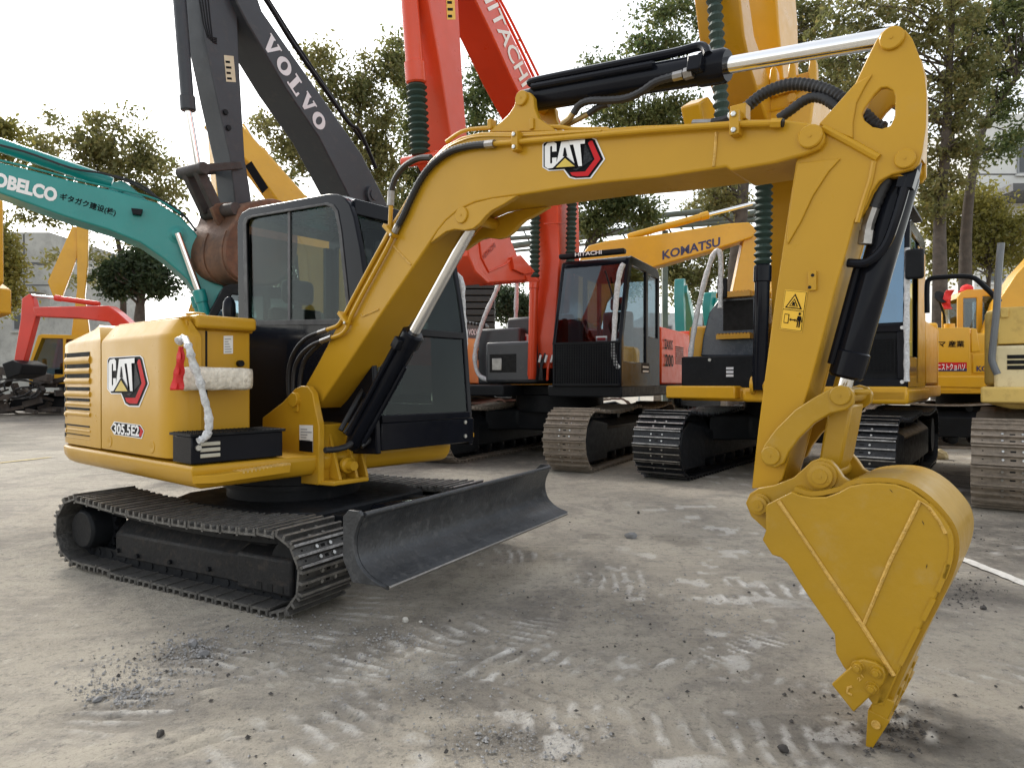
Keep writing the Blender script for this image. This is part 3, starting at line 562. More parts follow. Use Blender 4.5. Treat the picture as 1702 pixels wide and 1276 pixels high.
# warning sticker, cable tab
q = lambda x, y: M.Y(x, y, YS-.001); w0, w1, w2 = q(1296, 547), q(1333, 552), q(1305, 481)
m = MB(); YST = mat('sticker_yellow', (.72, .42, .02), .4, var=.04); A = lambda pts, mi, k: put(m, poly(pts), w0, w1, w2, (0, -.0013*k, 0), mi)
A([(0, 0), (1, 0), (1, 1), (0, 1)], 0, 1); A([(.03, .02), (.97, .02), (.97, .98), (.03, .98)], 1, 2); A([(.05, .03), (.95, .03), (.95, .97), (.05, .97)], 0, 3); A([(.05, .50), (.95, .50), (.95, .515), (.05, .515)], 1, 4)
A([(.12, .55), (.88, .55), (.5, .92)], 1, 4); A([(.21, .575), (.79, .575), (.5, .865)], 0, 5); A([(.30, .60), (.70, .60), (.5, .80)], 1, 6); A([(.36, .615), (.64, .615), (.5, .76)], 0, 7); A([(.42, .63), (.58, .62), (.55, .70), (.47, .72)], 1, 8)
A([(.15, .17), (.36, .17), (.36, .40), (.15, .40)], 1, 4); A([(.18, .19), (.33, .19), (.33, .38), (.18, .38)], 0, 5); A([(.38, .27), (.46, .31), (.46, .285), (.62, .285), (.62, .31), (.70, .27), (.62, .23), (.62, .255), (.46, .255), (.46, .23)], 1, 4)
A([(.74, .10), (.79, .10), (.80, .26), (.82, .26), (.83, .10), (.88, .10), (.89, .30), (.93, .22), (.95, .24), (.90, .38), (.74, .38), (.69, .24), (.71, .22), (.75, .30)], 1, 4); A([(.78, .40), (.85, .40), (.87, .44), (.85, .47), (.78, .47), (.76, .44)], 1, 5)
m.build('warning_sticker', [YST, BLKP], stick)
a = q(1351, 467); m = MB(); m.bar(a+V((0, -.004, .035)), a+V((0, -.004, -.035)), .028, .012, up=(0, 1, 0)); m.build('cable_tab', YEL, stick, bev=.002)
m = MB()
for (x, y) in ((1352, 458), (1347, 478)): c = q(x, y); m.cyl((c.x, c.y-.009, c.z), (c.x, c.y-.0115, c.z), .006, n=8)
m.build('tab_hole', HOLE, stick)
# ---- bucket cylinder
b0, b1, b2 = M.Y(1508, 270, 0), M.Y(1405, 628, 0), M.Y(1397, 657, 0); ax = (b1-b0).normalized(); L1 = (b1-b0).length
m = MB(); m.lathe(b0, b1, [(0, .045), (.05, .05), (.06, .054), (L1-.10, .054), (L1-.095, .060), (L1-.01, .060), (L1, .05)], 26); bc = m.build('bucket_cylinder', BLK, mini)
m = MB(); m.cyl(b1-ax*.02, b2, .032, n=20); m.build('rod', CHR, bc)
e = V((-ax.z, 0, ax.x)); e = e if e.x > 0 else -e
m = MB(); m.tube(cr([b0+ax*.06+e*.03+V((0, -.07, 0)), b0+ax*.2+e*.03+V((0, -.07, 0)), b0+ax*.30+e*.02+V((0, -.07, 0)), b0+ax*.36-e*.02+V((0, -.075, 0)), b0+ax*.37-e*.08+V((0, -.07, 0))], 5), .016, 10); m.tube([b0+ax*.36-e*.055+V((0, -.035, 0)), b0+ax*(L1-.04)-e*.052+V((0, -.035, 0))], .014, 8)
m.bar(b0+ax*.04+e*.03+V((0, -.06, 0)), b0+ax*.10+e*.03+V((0, -.06, 0)), .05, .05); m.build('cylinder_pipe', BLK, bc)
m = MB(); corrugated(m, Yp([(1474, 298), (1462, 322), (1452, 345)], -.06), .022, .010); corrugated(m, Yp([(1486, 300), (1476, 330), (1468, 372), (1460, 398)], .02), .016, .010); m.build('hose', RUB, bc)
m = MB(); m.tube(Yp([(1452, 346), (1443, 372), (1438, 402)], -.06), .021, 8); m.tube(Yp([(1441, 384), (1438, 406)], -.06), .026, 6); m.build('hose_fitting', STEEL, bc)
# ---- linkage
lk = [(1264, 753), (1271, 737), (1289, 713), (1321, 681), (1353, 660), (1380, 645), (1396, 640), (1411, 644), (1420, 656), (1418, 672), (1406, 681), (1380, 687), (1353, 703), (1327, 729), (1311, 751), (1303, 769), (1289, 778), (1273, 774), (1265, 764)]
for y0 in (-.155, .125):
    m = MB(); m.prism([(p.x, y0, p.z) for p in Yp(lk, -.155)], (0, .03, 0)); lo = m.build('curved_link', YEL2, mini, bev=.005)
    if y0 < 0:
        for (x, y, r) in ((1281, 757, .034), (1397, 657, .034)): m = MB(); c = M.Y(x, y, y0); boss(m, c, r, y0, .010); pin(m, c, r*.8, y0, -y0); m.build('link_pin', YEL2, lo)
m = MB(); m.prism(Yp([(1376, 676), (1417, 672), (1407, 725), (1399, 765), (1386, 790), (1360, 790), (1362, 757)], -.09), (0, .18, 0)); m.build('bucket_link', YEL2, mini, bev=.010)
c = M.Y(1421, 652, -.11); m = MB(); m.cyl(c+V((.0, 0, 0)), c+V((.05, 0, .003)), .010, n=8); m.build('grease_fitting', YEL2, mini)
# ---- bucket
bk = [(1274, 838), (1316, 817), (1327, 822.5), (1348, 826.5), (1372, 826), (1393, 818.5), (1412, 808), (1433, 804), (1460, 802.5), (1487, 805), (1513, 814), (1540, 833), (1561, 855), (1576, 876), (1583, 900), (1581, 930), (1570, 962), (1552, 1000), (1525, 1052), (1500, 1102), (1480, 1146), (1470, 1168), (1452, 1172), (1443, 1160), (1401, 1107), (1389, 1085), (1387, 1054), (1337, 981), (1308, 935), (1297, 926), (1283, 922), (1267, 897), (1273, 881), (1272, 847)]
YK = -.235; P = Yp(bk, YK)
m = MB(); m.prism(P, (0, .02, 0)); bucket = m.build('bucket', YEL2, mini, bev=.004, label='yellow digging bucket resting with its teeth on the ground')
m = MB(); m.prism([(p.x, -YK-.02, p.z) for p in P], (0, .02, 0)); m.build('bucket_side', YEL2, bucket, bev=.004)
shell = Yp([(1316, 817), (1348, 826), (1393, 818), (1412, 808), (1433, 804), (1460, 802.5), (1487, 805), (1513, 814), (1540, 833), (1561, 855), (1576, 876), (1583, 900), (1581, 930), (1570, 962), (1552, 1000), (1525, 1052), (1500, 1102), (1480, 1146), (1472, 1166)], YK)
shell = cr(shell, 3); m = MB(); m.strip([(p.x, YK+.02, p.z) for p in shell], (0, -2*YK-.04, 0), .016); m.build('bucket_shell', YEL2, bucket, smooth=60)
m = MB(); m.strip([(p.x, YK-.004, p.z) for p in cr(Yp([(1545, 836), (1563, 856), (1578, 877), (1585, 900), (1583, 932), (1573, 962)], YK), 3)], (0, -2*YK+.008, 0), -.012); m.build('wear_strip', YEL2, bucket, smooth=60)
for pts in ([(1580, 938), (1570, 966), (1562, 984)], [(1556, 996), (1538, 1032)], [(1530, 1046), (1500, 1106)]):
    m = MB(); m.strip([(p.x, YK-.004, p.z) for p in Yp(pts, YK)], (0, .1, 0), -.014); m.build('wear_plate', YEL2, bucket)
m = MB(); m.tube(Yp([(1294, 832), (1330, 885), (1380, 960), (1432, 1036), (1486, 1122)], YK-.001), .0065, 6, wob=.25); m.tube(Yp([(1436, 1036), (1480, 930), (1529, 832), (1545, 843), (1562, 866), (1572, 886)], YK-.001), .0065, 6, wob=.25); m.build('weld_bead', YWELD, bucket)
ear = [(1239, 836), (1246, 820), (1260, 811), (1287, 806), (1319, 793), (1337, 777), (1348, 766.5), (1364, 760.5), (1380, 765), (1390.5, 777), (1401, 793), (1412, 800), (1440, 803), (1430, 830), (1380, 840), (1300, 860), (1285, 890), (1272, 880), (1248, 858)]
for y0 in (-.165, .135):
    m = MB(); m.prism([(p.x, y0, p.z) for p in Yp(ear, -.165)], (0, .03, 0)); eo = m.build('bucket_ear', YEL2, bucket, bev=.004)
    m = MB()
    for (x, y, r) in ((1264, 838, .036), (1366, 790, .044)):
        c = M.Y(x, y, -.165); yy = y0 if y0 < 0 else y0+.03; s = -1 if y0 < 0 else 1
        m.lathe((c.x, yy, c.z), (c.x, yy+s, c.z), [(-.005, r*1.15), (.012, r*1.15), (.013, r*.92), (.028, r*.92), (.030, r*.6), (.034, r*.58)], 22); m.cyl((c.x, yy+s*.034, c.z), (c.x, yy+s*.0355, c.z), r*.18, n=10)
        if y0 < 0: pin(m, c, r*.7, -.16, .16)
    m.build('ear_pin', YEL2, eo)
CHIP = mat('chipped_paint', (.05, .035, .025), .8, spec=.1)
for x_, y_, dx_, dy_ in ((1478, 812, 6, 7), (1541, 936, -2, 9), (1532, 864, 4, 9), (1566, 958, -3, 8), (1500, 1095, 3, 6)):
    m = MB(); m.add([M.Y(x_+a_*dx_+b_, y_+a_*dy_, YK-.0012) for a_, b_ in ((0, 0), (.5, 1.2), (1, .2), (.5, -.6))], [range(4)]); m.build('paint_chip', CHIP, bucket)
# teeth and side cutters: the lip line runs under the shell
a = M.Y(1473, 1112, YK); tip = M.Y(1443.5, 1247, YK+.035); root = M.Y(1463, 1186, YK+.035); dv = (tip-root); dv.y = 0; ln = dv.length; dn = dv.normalized(); nn = V((-dn.z, 0, dn.x))
m = MB(); lip0 = M.Y(1486, 1110, YK); lip1 = M.Y(1462, 1172, YK); d2 = lip1-lip0; d2.y = 0
m.prism([(lip0.x-.012, YK, lip0.z), (lip0.x+.016, YK, lip0.z), (lip1.x+.012, YK, lip1.z), (lip1.x-.012, YK, lip1.z)], (0, -2*YK, 0)); m.build('cutting_lip', YEL2, bucket, bev=.003)
for i, y in enumerate((YK+.035, -.068, .068, -YK-.035)):
    r0 = V((root.x, y, root.z)); t0 = V((tip.x, y, tip.z)); m = MB()
    b = r0-dn*.075; w = .034
    m.add([b-nn*.03+V((0, -w, 0)), b-nn*.03+V((0, w, 0)), b+nn*.03+V((0, w, 0)), b+nn*.03+V((0, -w, 0)), r0-nn*.026+V((0, -w, 0)), r0-nn*.026+V((0, w, 0)), r0+nn*.026+V((0, w, 0)), r0+nn*.026+V((0, -w, 0))],
          [(0, 1, 2, 3), (7, 6, 5, 4), (0, 4, 5, 1), (1, 5, 6, 2), (2, 6, 7, 3), (3, 7, 4, 0)]); m.build('tooth_adapter', YEL2, bucket, bev=.003)
    m = MB(); s = r0-dn*.012; w2 = .038; e1 = .033
    m.add([s-nn*e1+V((0, -w2, 0)), s-nn*e1+V((0, w2, 0)), s+nn*e1+V((0, w2, 0)), s+nn*e1+V((0, -w2, 0)), t0-nn*.005+V((0, -.024, 0)), t0-nn*.005+V((0, .024, 0)), t0+nn*.005+V((0, .024, 0)), t0+nn*.005+V((0, -.024, 0))],
          [(0, 1, 2, 3), (7, 6, 5, 4), (0, 4, 5, 1), (1, 5, 6, 2), (2, 6, 7, 3), (3, 7, 4, 0)]); th_ = m.build('tooth', YEL2, bucket, bev=.002)
    c = r0+dn*.022; m = MB(); m.lathe((c.x, y-w2+.004, c.z), (c.x, y-1, c.z), [(0, .014), (.006, .014), (.0065, .010), (.003, .009)], 12); m.build('tooth_pin', YWELD, th_)
for y0, s in ((YK-.022, -1), (-YK+.002, 1)):
    m = MB(); P = Yp([(1384.6, 1133), (1426, 1095), (1436, 1092), (1457, 1097), (1470, 1107), (1474, 1118), (1470, 1132), (1421, 1179)], YK); m.prism([(p.x, y0, p.z) for p in P], (0, .02, 0)); sc_ = m.build('side_cutter', YEL2, bucket, bev=.004)
    if s < 0:
        for (x, y) in ((1429, 1104), (1460, 1112), (1452, 1138)):
            c = M.Y(x, y, YK); m = MB(); m.cyl((c.x, y0, c.z), (c.x, y0-.004, c.z), .021, n=16); m.cyl((c.x, y0-.004, c.z), (c.x, y0-.018, c.z), .016, n=6); m.cyl((c.x, y0-.018, c.z), (c.x, y0-.024, c.z), .009, n=10); m.build('cutter_bolt', YEL2, sc_, bev=.001)
        m = MB(); q = lambda x, y: M.Y(x, y, YK-.0225); put(m, text_geo('21', .02), q(1428, 1132), q(1436, 1124), q(1424, 1127), (0, -.002, 0)); m.tube([q(1416, 1140), q(1409, 1142), q(1408, 1150), q(1416, 1154)], .004, 5); m.build('cast_mark', YWELD, sc_)
# ---- boom cylinder
c0, c1, c2 = M.Y(585, 742, -.02), M.Y(688, 552, -.02), M.Y(776, 372, -.02); ax = (c1-c0).normalized(); L1 = (c1-c0).length
m = MB(); m.lathe(c0, c1, [(0, .045), (.05, .055), (.06, .058), (L1-.09, .058), (L1-.085, .068), (L1-.01, .068), (L1, .055)], 26); bcy = m.build('boom_cylinder', BLK, mini)
m = MB(); m.cyl(c1-ax*.02, c0+ax*(c2-c0).length, .034, n=24); m.build('chrome_rod', CHR, bcy)
e = V((-ax.z, 0, ax.x)); m = MB(); m.tube([c0+ax*.08+V((0, -.07, .02)), c0+ax*(L1-.12)+V((0, -.07, .02))], .016, 8); m.tube([c0+ax*.10-e*.07, c0+ax*(L1-.2)-e*.07], .015, 8); m.build('cylinder_pipe', BLK, bcy)
m = MB(); m.bar(c0+ax*(L1-.12)+V((0, -.075, 0)), c0+ax*(L1-.05)+V((0, -.075, 0)), .05, .05); m.build('port_block', BLK, bcy, bev=.005)

# ---- cab
YCB, YCF = .06, .955
cabm = MB(); cs = [(398, 746), (394, 376), (396, 362), (402, 353), (414, 346), (545, 322), (560, 322.5), (572, 328), (581, 339), (588, 360), (598, 410), (608, 480), (615, 540), (624, 692), (626, 755)]
wn = [(411, 537), (407, 372), (410, 364), (418, 360), (543, 339), (553, 342), (560, 352), (566, 385), (574, 460), (582, 535)]
P = Yp(cs, YCB); W_ = Yp(wn, YCB); cabm.plate(P, [W_], (0, .04, 0)); cab = cabm.build('cab', BLK, mini, bev=.008, label='glossy black cab with large side window')
m = MB(); ctr = sum(W_, V((0, 0, 0)))/len(W_); m.prism([(p.x, YCB+.018, p.z) for p in [ctr+(q_-ctr)*1.02 for q_ in W_]], (0, .005, 0)); pane = m.build('window_pane', GLASS, cab)
m = MB(); ww = [ctr+(q_-ctr)*1.035 for q_ in W_]; wi = [ctr+(q_-ctr)*.965 for q_ in W_]; m.plate([(p.x, YCB-.006, p.z) for p in ww], [[(p.x, YCB-.006, p.z) for p in wi]], (0, .012, 0)); m.build('window_seal', RUB, cab, bev=.003)
a, b = M.Y(474, 352, YCB), M.Y(483, 536, YCB); m = MB(); m.box(-.30, -.27, YCB+.012, YCB+.026, b.z, a.z-.03); bar_x = M.Y(478, 450, YCB).x
m = MB(); m.box(bar_x-.014, bar_x+.014, YCB+.010, YCB+.028, b.z, a.z); m.build('window_rail', INT, cab)
# far (door) side
P2 = [(p.x, YCF-.04, p.z) for p in P]; xr_, xf_ = P[1].x, P[12].x
hol = [[(xr_+.10, YCF-.04, 1.45), (xr_+.10, YCF-.04, 2.36), (xr_+.50, YCF-.04, 2.36), (xr_+.50, YCF-.04, 1.45)], [(xr_+.60, YCF-.04, 1.02), (xr_+.60, YCF-.04, 2.36), (.24, YCF-.04, 2.32), (.40, YCF-.04, 1.5), (.42, YCF-.04, 1.02)]]
m = MB(); m.plate(P2, hol, (0, .04, 0)); door = m.build('door_side', BLK, cab, bev=.006)
for h_ in hol: m = MB(); m.prism([(x, YCF-.022, z) for x, y, z in h_], (0, .005, 0)); m.build('window_pane', GLASS, door)
# roof, floor, rear, front
rt = [P[i] for i in range(2, 9)]; m = MB(); ri = [V((p.x*.97-.01, 0, p.z-.055)) for p in rt[::-1]]; m.prism([(p.x, YCB+.04, p.z) for p in rt]+[(p.x, YCB+.04, p.z) for p in ri], (0, YCF-YCB-.08, 0)); m.build('roof', paint('roof_sky_reflection', (.10, .13, .15), rough=.25), cab, smooth=50)  # dark roof; the sky's reflection is put into its grey-blue colour
m = MB(); m.box(xr_+.02, .50, YCB+.04, YCF-.04, .745, .80); m.build('floor', INT, cab)
m = MB(); m.box(xr_+.005, xr_+.045, YCB+.04, YCF-.04, .745, 1.42); m.box(xr_+.005, xr_+.045, YCB+.04, YCB+.10, 1.42, 2.36); m.box(xr_+.005, xr_+.045, YCF-.10, YCF-.04, 1.42, 2.36); m.build('rear_panel', BLK, cab)
m = MB(); m.box(xr_+.02, xr_+.026, YCB+.10, YCF-.10, 1.42, 2.36); m.build('window_pane', GLASS, cab)
fr_ = [P[9], P[10], P[11], P[12], P[13]]
m = MB(); m.strip([(p.x-.012, YCB+.05, p.z) for p in fr_[:4]], (0, YCF-YCB-.10, 0), .005); m.build('windscreen', GLASS, cab, smooth=60)
m = MB(); m.strip([(p.x-.012, YCB+.05, p.z) for p in (V((P[12].x+.003, 0, P[12].z-.05)), P[13])], (0, YCF-YCB-.10, 0), .005); m.build('lower_windscreen', GLASS, cab)
for i_, dx_, dz_, h_ in ((12, -.005, -.025, .05), (8, -.01, -.01, .10), (13, 0, -.02, .05)): m = MB(); m.bar((P[i_].x+dx_, YCB+.04, P[i_].z+dz_), (P[i_].x+dx_, YCF-.04, P[i_].z+dz_), .04, h_); m.build('front_rail', BLK, cab, bev=.006)
m = MB(); a = P[13]; m.box(a.x-.06, a.x+.012, YCB+.04, YCF+.004, .752, a.z-.045); m.build('front_panel', BLK, cab, bev=.006)
m = MB()
for z in (.80, .90): m.cyl((a.x+.012, YCF-.09, z), (a.x+.022, YCF-.09, z), .014, n=8)
m.build('panel_bolt', BOLT, cab)
m = MB(); m.lathe((xr_+.75, .5, 2.44), (xr_+.75, .5, 1.6), [(0, .08), (.004, .08)], 12); m.build('roof_hatch', BLKM, cab)
# seat and controls
sx = -.42; sy = .52
m = MB(); m.box(sx-.24, sx+.26, sy-.25, sy+.25, 1.15, 1.27); m.box(sx-.2, sx+.2, sy-.2, sy+.2, .80, 1.15); seat = m.build('seat', SEAT, cab, bev=.04, seg=3)
m = MB(); vs = cr([(sx-.20, 0, 1.25), (sx-.27, 0, 1.45), (sx-.31, 0, 1.68), (sx-.33, 0, 1.80)], 3); m.strip([(p.x, sy-.23, p.z) for p in vs], (0, .46, 0), .11); m.build('backrest', SEAT, seat, bev=.045, seg=3)
m = MB(); m.box(sx-.40, sx-.29, sy-.14, sy+.14, 1.83, 2.03); m.build('headrest', SEAT, seat, bev=.05, seg=3)
for s in (-1, 1):
    m = MB(); m.box(sx-.05, sx+.32, sy+s*.30-.06, sy+s*.30+.06, .90, 1.33); co = m.build('console', INT, cab, bev=.03)
    m = MB(); m.cyl((sx+.24, sy+s*.30, 1.32), (sx+.27, sy+s*.30, 1.47), .013); m.lathe((sx+.27, sy+s*.30, 1.46), (sx+.28, sy+s*.30, 1.6), [(0, .02), (.03, .028), (.09, .026), (.11, .012)], 12); m.build('joystick', BLKM, co)
m = MB(); m.box(.33, .42, .24, .44, 1.15, 1.42); m.build('monitor', INT, cab, bev=.02)
m = MB(); m.tube(cr([(.22, sy-.06, .82), (.26, sy-.06, 1.1), (.24, sy-.06, 1.28)], 4), .012); m.tube(cr([(.22, sy+.06, .82), (.26, sy+.06, 1.1), (.24, sy+.06, 1.28)], 4), .012); m.build('travel_lever', BLKM, cab)
# round mirror on a stalk beside the cab, wrapped door rail with ribbons at the far front corner
c = M.Y(381, 512, -.25); m = MB(); m.lathe((c.x, c.y, c.z-.075), (c.x, c.y, c.z+.1), [(0, .03), (.01, .042), (.06, .045), (.11, .042), (.14, .030), (.155, .012)], 16); mo = m.build('mirror', BLK, mini); mo.scale = (1, 1, 1)
m = MB(); m.tube(cr([(c.x, c.y, c.z-.06), (c.x, c.y, c.z-.14), (c.x-.05, c.y-.05, 1.57)], 3), .010); m.build('mirror_stalk', BLKM, mini)
hr = cr([M.Y(x, y, 1.02) for x, y in ((744, 474), (751, 461), (760, 459), (767, 472), (768, 505), (771, 545), (772, 575), (766, 589), (746, 594))], 6); m = MB(); m.tube(hr, .026, 10, wob=.12); m.build('wrapped_door_rail', FOAM, mini, smooth=80)
for dx in (0, 9):
    m = MB(); P_ = cr([M.Y(x+dx, y, 1.03) for x, y in ((748, 466), (745, 490), (746, 512), (744, 528))], 4); vs = []
    for i, p in enumerate(P_): k = .02+.012*sin(i); vs += [p+V((-k, .01*sin(i*1.7), 0)), p+V((0, .02*cos(i), 0)), p+V((k, -.01*sin(i*1.7), 0))]
    m.add(vs, [(3*i+j, 3*i+j+1, 3*i+j+4, 3*i+j+3) for i in range(len(P_)-1) for j in range(2)]); o = m.build('red_ribbon', RIB, mini); s = o.modifiers.new('thick', 'SOLIDIFY'); s.thickness = .003
# ================================================================ the parked 20-tonne machines
TP = lambda: track_path(1.78, .42, .42, -1.82, .43, .41, sag=.05, humps=2)
def undercarriage(T, mats, gauge=1.05, w=.6, rz=0.0, shoes=(True, True), fm=None):
    fm = fm or BLKM; pth = TP()
    for s, sh in ((-1, shoes[0]), (1, shoes[1])):
        make_track(T, s*gauge, w, pth, .195, mats, rz, shoes=sh, h=.032)
        m = MB(); y0 = s*gauge
        m.prism([(-1.45, y0-.24, .2), (-1.45, y0-.24, .55), (-1.45, y0-.1, .68), (-1.45, y0+.1, .68), (-1.45, y0+.24, .55), (-1.45, y0+.24, .2)], (2.9, 0, 0)); sf = m.build('track_frame', fm, T, rz=rz, bev=.02)
        m = MB(); m.prism([(1.28, y0-.27, .13), (2.02, y0-.27, .13), (2.10, y0-.27, .34), (2.02, y0-.27, .60), (1.80, y0-.27, .70), (1.28, y0-.27, .62)], (0, .54, 0)); m.build('idler_guard', fm, sf, bev=.02)
        m = MB(); m.cyl((-1.82, y0-.26, .43), (-1.82, y0+.26, .43), .24, n=24); m.cyl((-1.82, y0-.06, .43), (-1.82, y0+.06, .43), .34, n=24); m.build('final_drive', fm, T, rz=rz)
        for i in range(7):
            x = -1.2+.4*i; m = MB(); m.lathe((x, y0-.2, .16), (x, y0+.2, .16), [(0, .05), (.02, .09), (.12, .09), (.13, .07), (.27, .07), (.28, .09), (.38, .09), (.40, .05)], 12); m.build('roller', fm, T, rz=rz)
        for x in (-.55, .65): m = MB(); m.cyl((x, y0-.2, .72), (x, y0+.2, .72), .06, n=12); m.build('carrier_roller', fm, T, rz=rz)
    m = MB(); m.prism([(1.0, -gauge+.2, .42), (.55, -.5, .42), (.55, .5, .42), (1.0, gauge-.2, .42), (.3, gauge-.2, .42), (-.3, gauge-.2, .42), (-1.0, gauge-.2, .42), (-.55, .5, .42), (-.55, -.5, .42), (-1.0, -gauge+.2, .42)], (0, 0, .33)); m.build('chassis', fm, T, rz=rz, bev=.03)
    m = MB(); m.cyl((0, 0, .72), (0, 0, .98), .72, n=40); m.build('swing_bearing', fm, T)
def slab(T, name, fr, pts, y0, y1, mt, bev=.02, label=None, smooth=35):
    m = MB(); m.prism(fr.pix(pts, y0), (0, y1-y0, 0)); return m.build(name, mt, T, bev=bev, label=label, smooth=smooth)
def hyd(T, p0, p1, p2, r, rr, body, name='hydraulic_cylinder', bellows=None):
    p0, p1, p2 = V(p0), V(p1), V(p2); ax = (p1-p0).normalized(); L = (p1-p0).length
    m = MB(); m.lathe(p0, p1, [(0, r*.8), (r, r), (L-2.4*r, r), (L-2.3*r, r*1.18), (L-.2*r, r*1.18), (L, r)], 20); c = m.build(name, body, T)
    m = MB()
    if bellows:
        L2 = (p2-p1).length; n = int(L2/bellows); a2 = (p2-p1).normalized(); m.lathe(p1, p2, [(L2*i/n, r*(1.25 if i % 2 else .85)*random.uniform(.97, 1.03)) for i in range(n+1)], 14); m.build('bellows', BELLOWS, c, smooth=20)
    else: m.cyl(p1-ax*.02, p2, rr, n=16); m.build('rod', CHR, c)
    return c
def cab20(T, x0, x1, y0, y1, z0, z1, fm, gl, rake=.25, split=.55, low=.75, seat=True, lowmat=None, name='cab'):
    prof = [(x0, z0), (x0, z1-.16), (x0+.05, z1-.05), (x0+.16, z1), (x1-rake-.14, z1), (x1-rake-.03, z1-.04), (x1-rake, z1-.12), (x1, z0+low), (x1, z0)]
    xm = x0+(x1-x0)*.36; t = .05
    win = [[(x0+.10, z0+.75), (x0+.10, z1-.16), (xm-.05, z1-.16), (xm-.05, z0+.75)], [(xm+.05, z0+.35), (xm+.05, z1-.14), (x1-rake-.14, z1-.14), (x1-.10, z0+low+.05), (x1-.10, z0+.35)]]
    m = MB(); m.plate([(x, y1-t, z) for x, z in prof], [[(x, y1-t, z) for x, z in w_] for w_ in win], (0, t, 0)); cab = m.build(name, fm, T, bev=.012)
    m = MB(); m.plate([(x, y0, z) for x, z in prof], [[(x, y0, z) for x, z in w_] for w_ in win], (0, t, 0)); m.build('cab_side', fm, cab, bev=.012)
    for w_ in win:
        for yy in (y1-.03, y0+.02): m = MB(); m.prism([(x, yy, z) for x, z in w_], (0, .006, 0)); m.build('window_pane', gl, cab)
    m = MB(); m.prism([(x, y0+t, z) for x, z in prof[1:7]]+[(x1-rake-.05, y0+t, z1-.14), (x0+.02, y0+t, z1-.14)], (0, y1-y0-2*t, 0)); m.build('roof', fm, cab, smooth=50)
    m = MB(); m.strip([(x1-rake-.015, y0+t, z1-.12), (x1-.015, y0+t, z0+low)], (0, y1-y0-2*t, 0), .006); m.build('windscreen', gl, cab)
    m = MB(); m.box(x1-.04, x1-.004, y0+t, y1-t, z0, z0+low); m.build('front_panel', lowmat or fm, cab, bev=.01)
    m = MB(); m.box(x0+.01, x0+.04, y0+t, y1-t, z0, z0+.8); m.box(x0+.04, x1-.04, y0+t, y1-t, z0, z0+.06); m.build('rear_panel', fm, cab)
    m = MB(); m.box(x0+.015, x0+.021, y0+t, y1-t, z0+.8, z1-.14); m.build('window_pane', gl, cab)
    if seat:
        cx, cy = (x0+x1)/2-.15, (y0+y1)/2; m = MB(); m.box(cx-.25, cx+.25, cy-.26, cy+.26, z0+.3, z0+.55); m.box(cx-.32, cx-.18, cy-.24, cy+.24, z0+.5, z0+1.15); m.box(cx-.34, cx-.24, cy-.14, cy+.14, z0+1.17, z0+1.38); m.build('seat', SEAT, cab, bev=.05)
        m = MB(); m.box(x1-.45, x1-.30, y0+.1, y0+.30, z0+.4, z0+.95); m.build('monitor', INT, cab, bev=.03)
    return cab
def body20(T, fm, deckm, cwm=None, tankm=None, y0=-1.35, y1=1.35, x0=-2.6, hz=2.05, cabx=-.2):
    m = MB(); m.prism([(1.45, y0, .98), (1.45, y0+.9, .98), (.7, -.3, .98), (.7, .35, .98), (1.5, .5, .98), (1.5, y1, .98), (x0+.3, y1, .98), (x0+.3, y0, .98)], (0, 0, .16)); m.build('deck', deckm, T, bev=.02)
    o = [(x0+.75, y1), (x0+.45, y1-.02), (x0+.2, y1-.25), (x0+.05, y1-.7), (x0, (y0+y1)/2), (x0+.05, y0+.7), (x0+.2, y0+.25), (x0+.45, y0+.02), (x0+.75, y0)]
    loft(o[::-1][::-1], [(1.0, .06), (1.1, 0), (1.95, 0), (hz, .05)]).build('counterweight', cwm or fm, T, bev=.03, smooth=50)
    m = MB(); m.box(x0+.76, cabx-.05, .2, y1-.01, 1.15, hz-.08); m.build('side_door', fm, T, bev=.03)
    m = MB(); m.box(x0+.76, cabx-.05, y0+.01, .19, 1.15, hz); m.build('engine_hood', fm, T, bev=.05)
    m = MB(); m.box(cabx, .75, y0+.02, -.35, 1.15, hz-.1); m.build('tank', tankm or fm, T, bev=.04)
def grid_mesh(T, fr, a, b, c, mt, nx, nz, r=.006, name='guard_mesh'):
    m = MB(); a, b, c = V(a), V(b), V(c); u = b-a; v = c-a
    for i in range(nx+1): m.bar(a+u*(i/nx), a+u*(i/nx)+v, r*2, r*2, up=(1, 0, 0))
    for j in range(nz+1): m.bar(a+v*(j/nz), a+v*(j/nz)+u, r*2, r*2)
    return m.build(name, mt, T)
def letters(T, txt, p0, p1, p2, off, mt, bold=.02, name='lettering'):
    m = MB(); put(m, text_geo(txt, bold), p0, p1, p2, off); return m.build(name, mt, T, smooth=0)
def wrapped(T, pts, r=.028, name='wrapped_grab_rail', n=5):
    m = MB(); m.tube(cr(pts, n), r, 9, wob=.16); return m.build(name, FOAM, T, smooth=80)
NAVY = mat('navy_print', (.020, .018, .075), .4, var=.05); SILV = mat('silver_print', (.62, .63, .66), .35, var=.06); PALE = mat('pale_print', (.70, .60, .58), .45, var=.06)

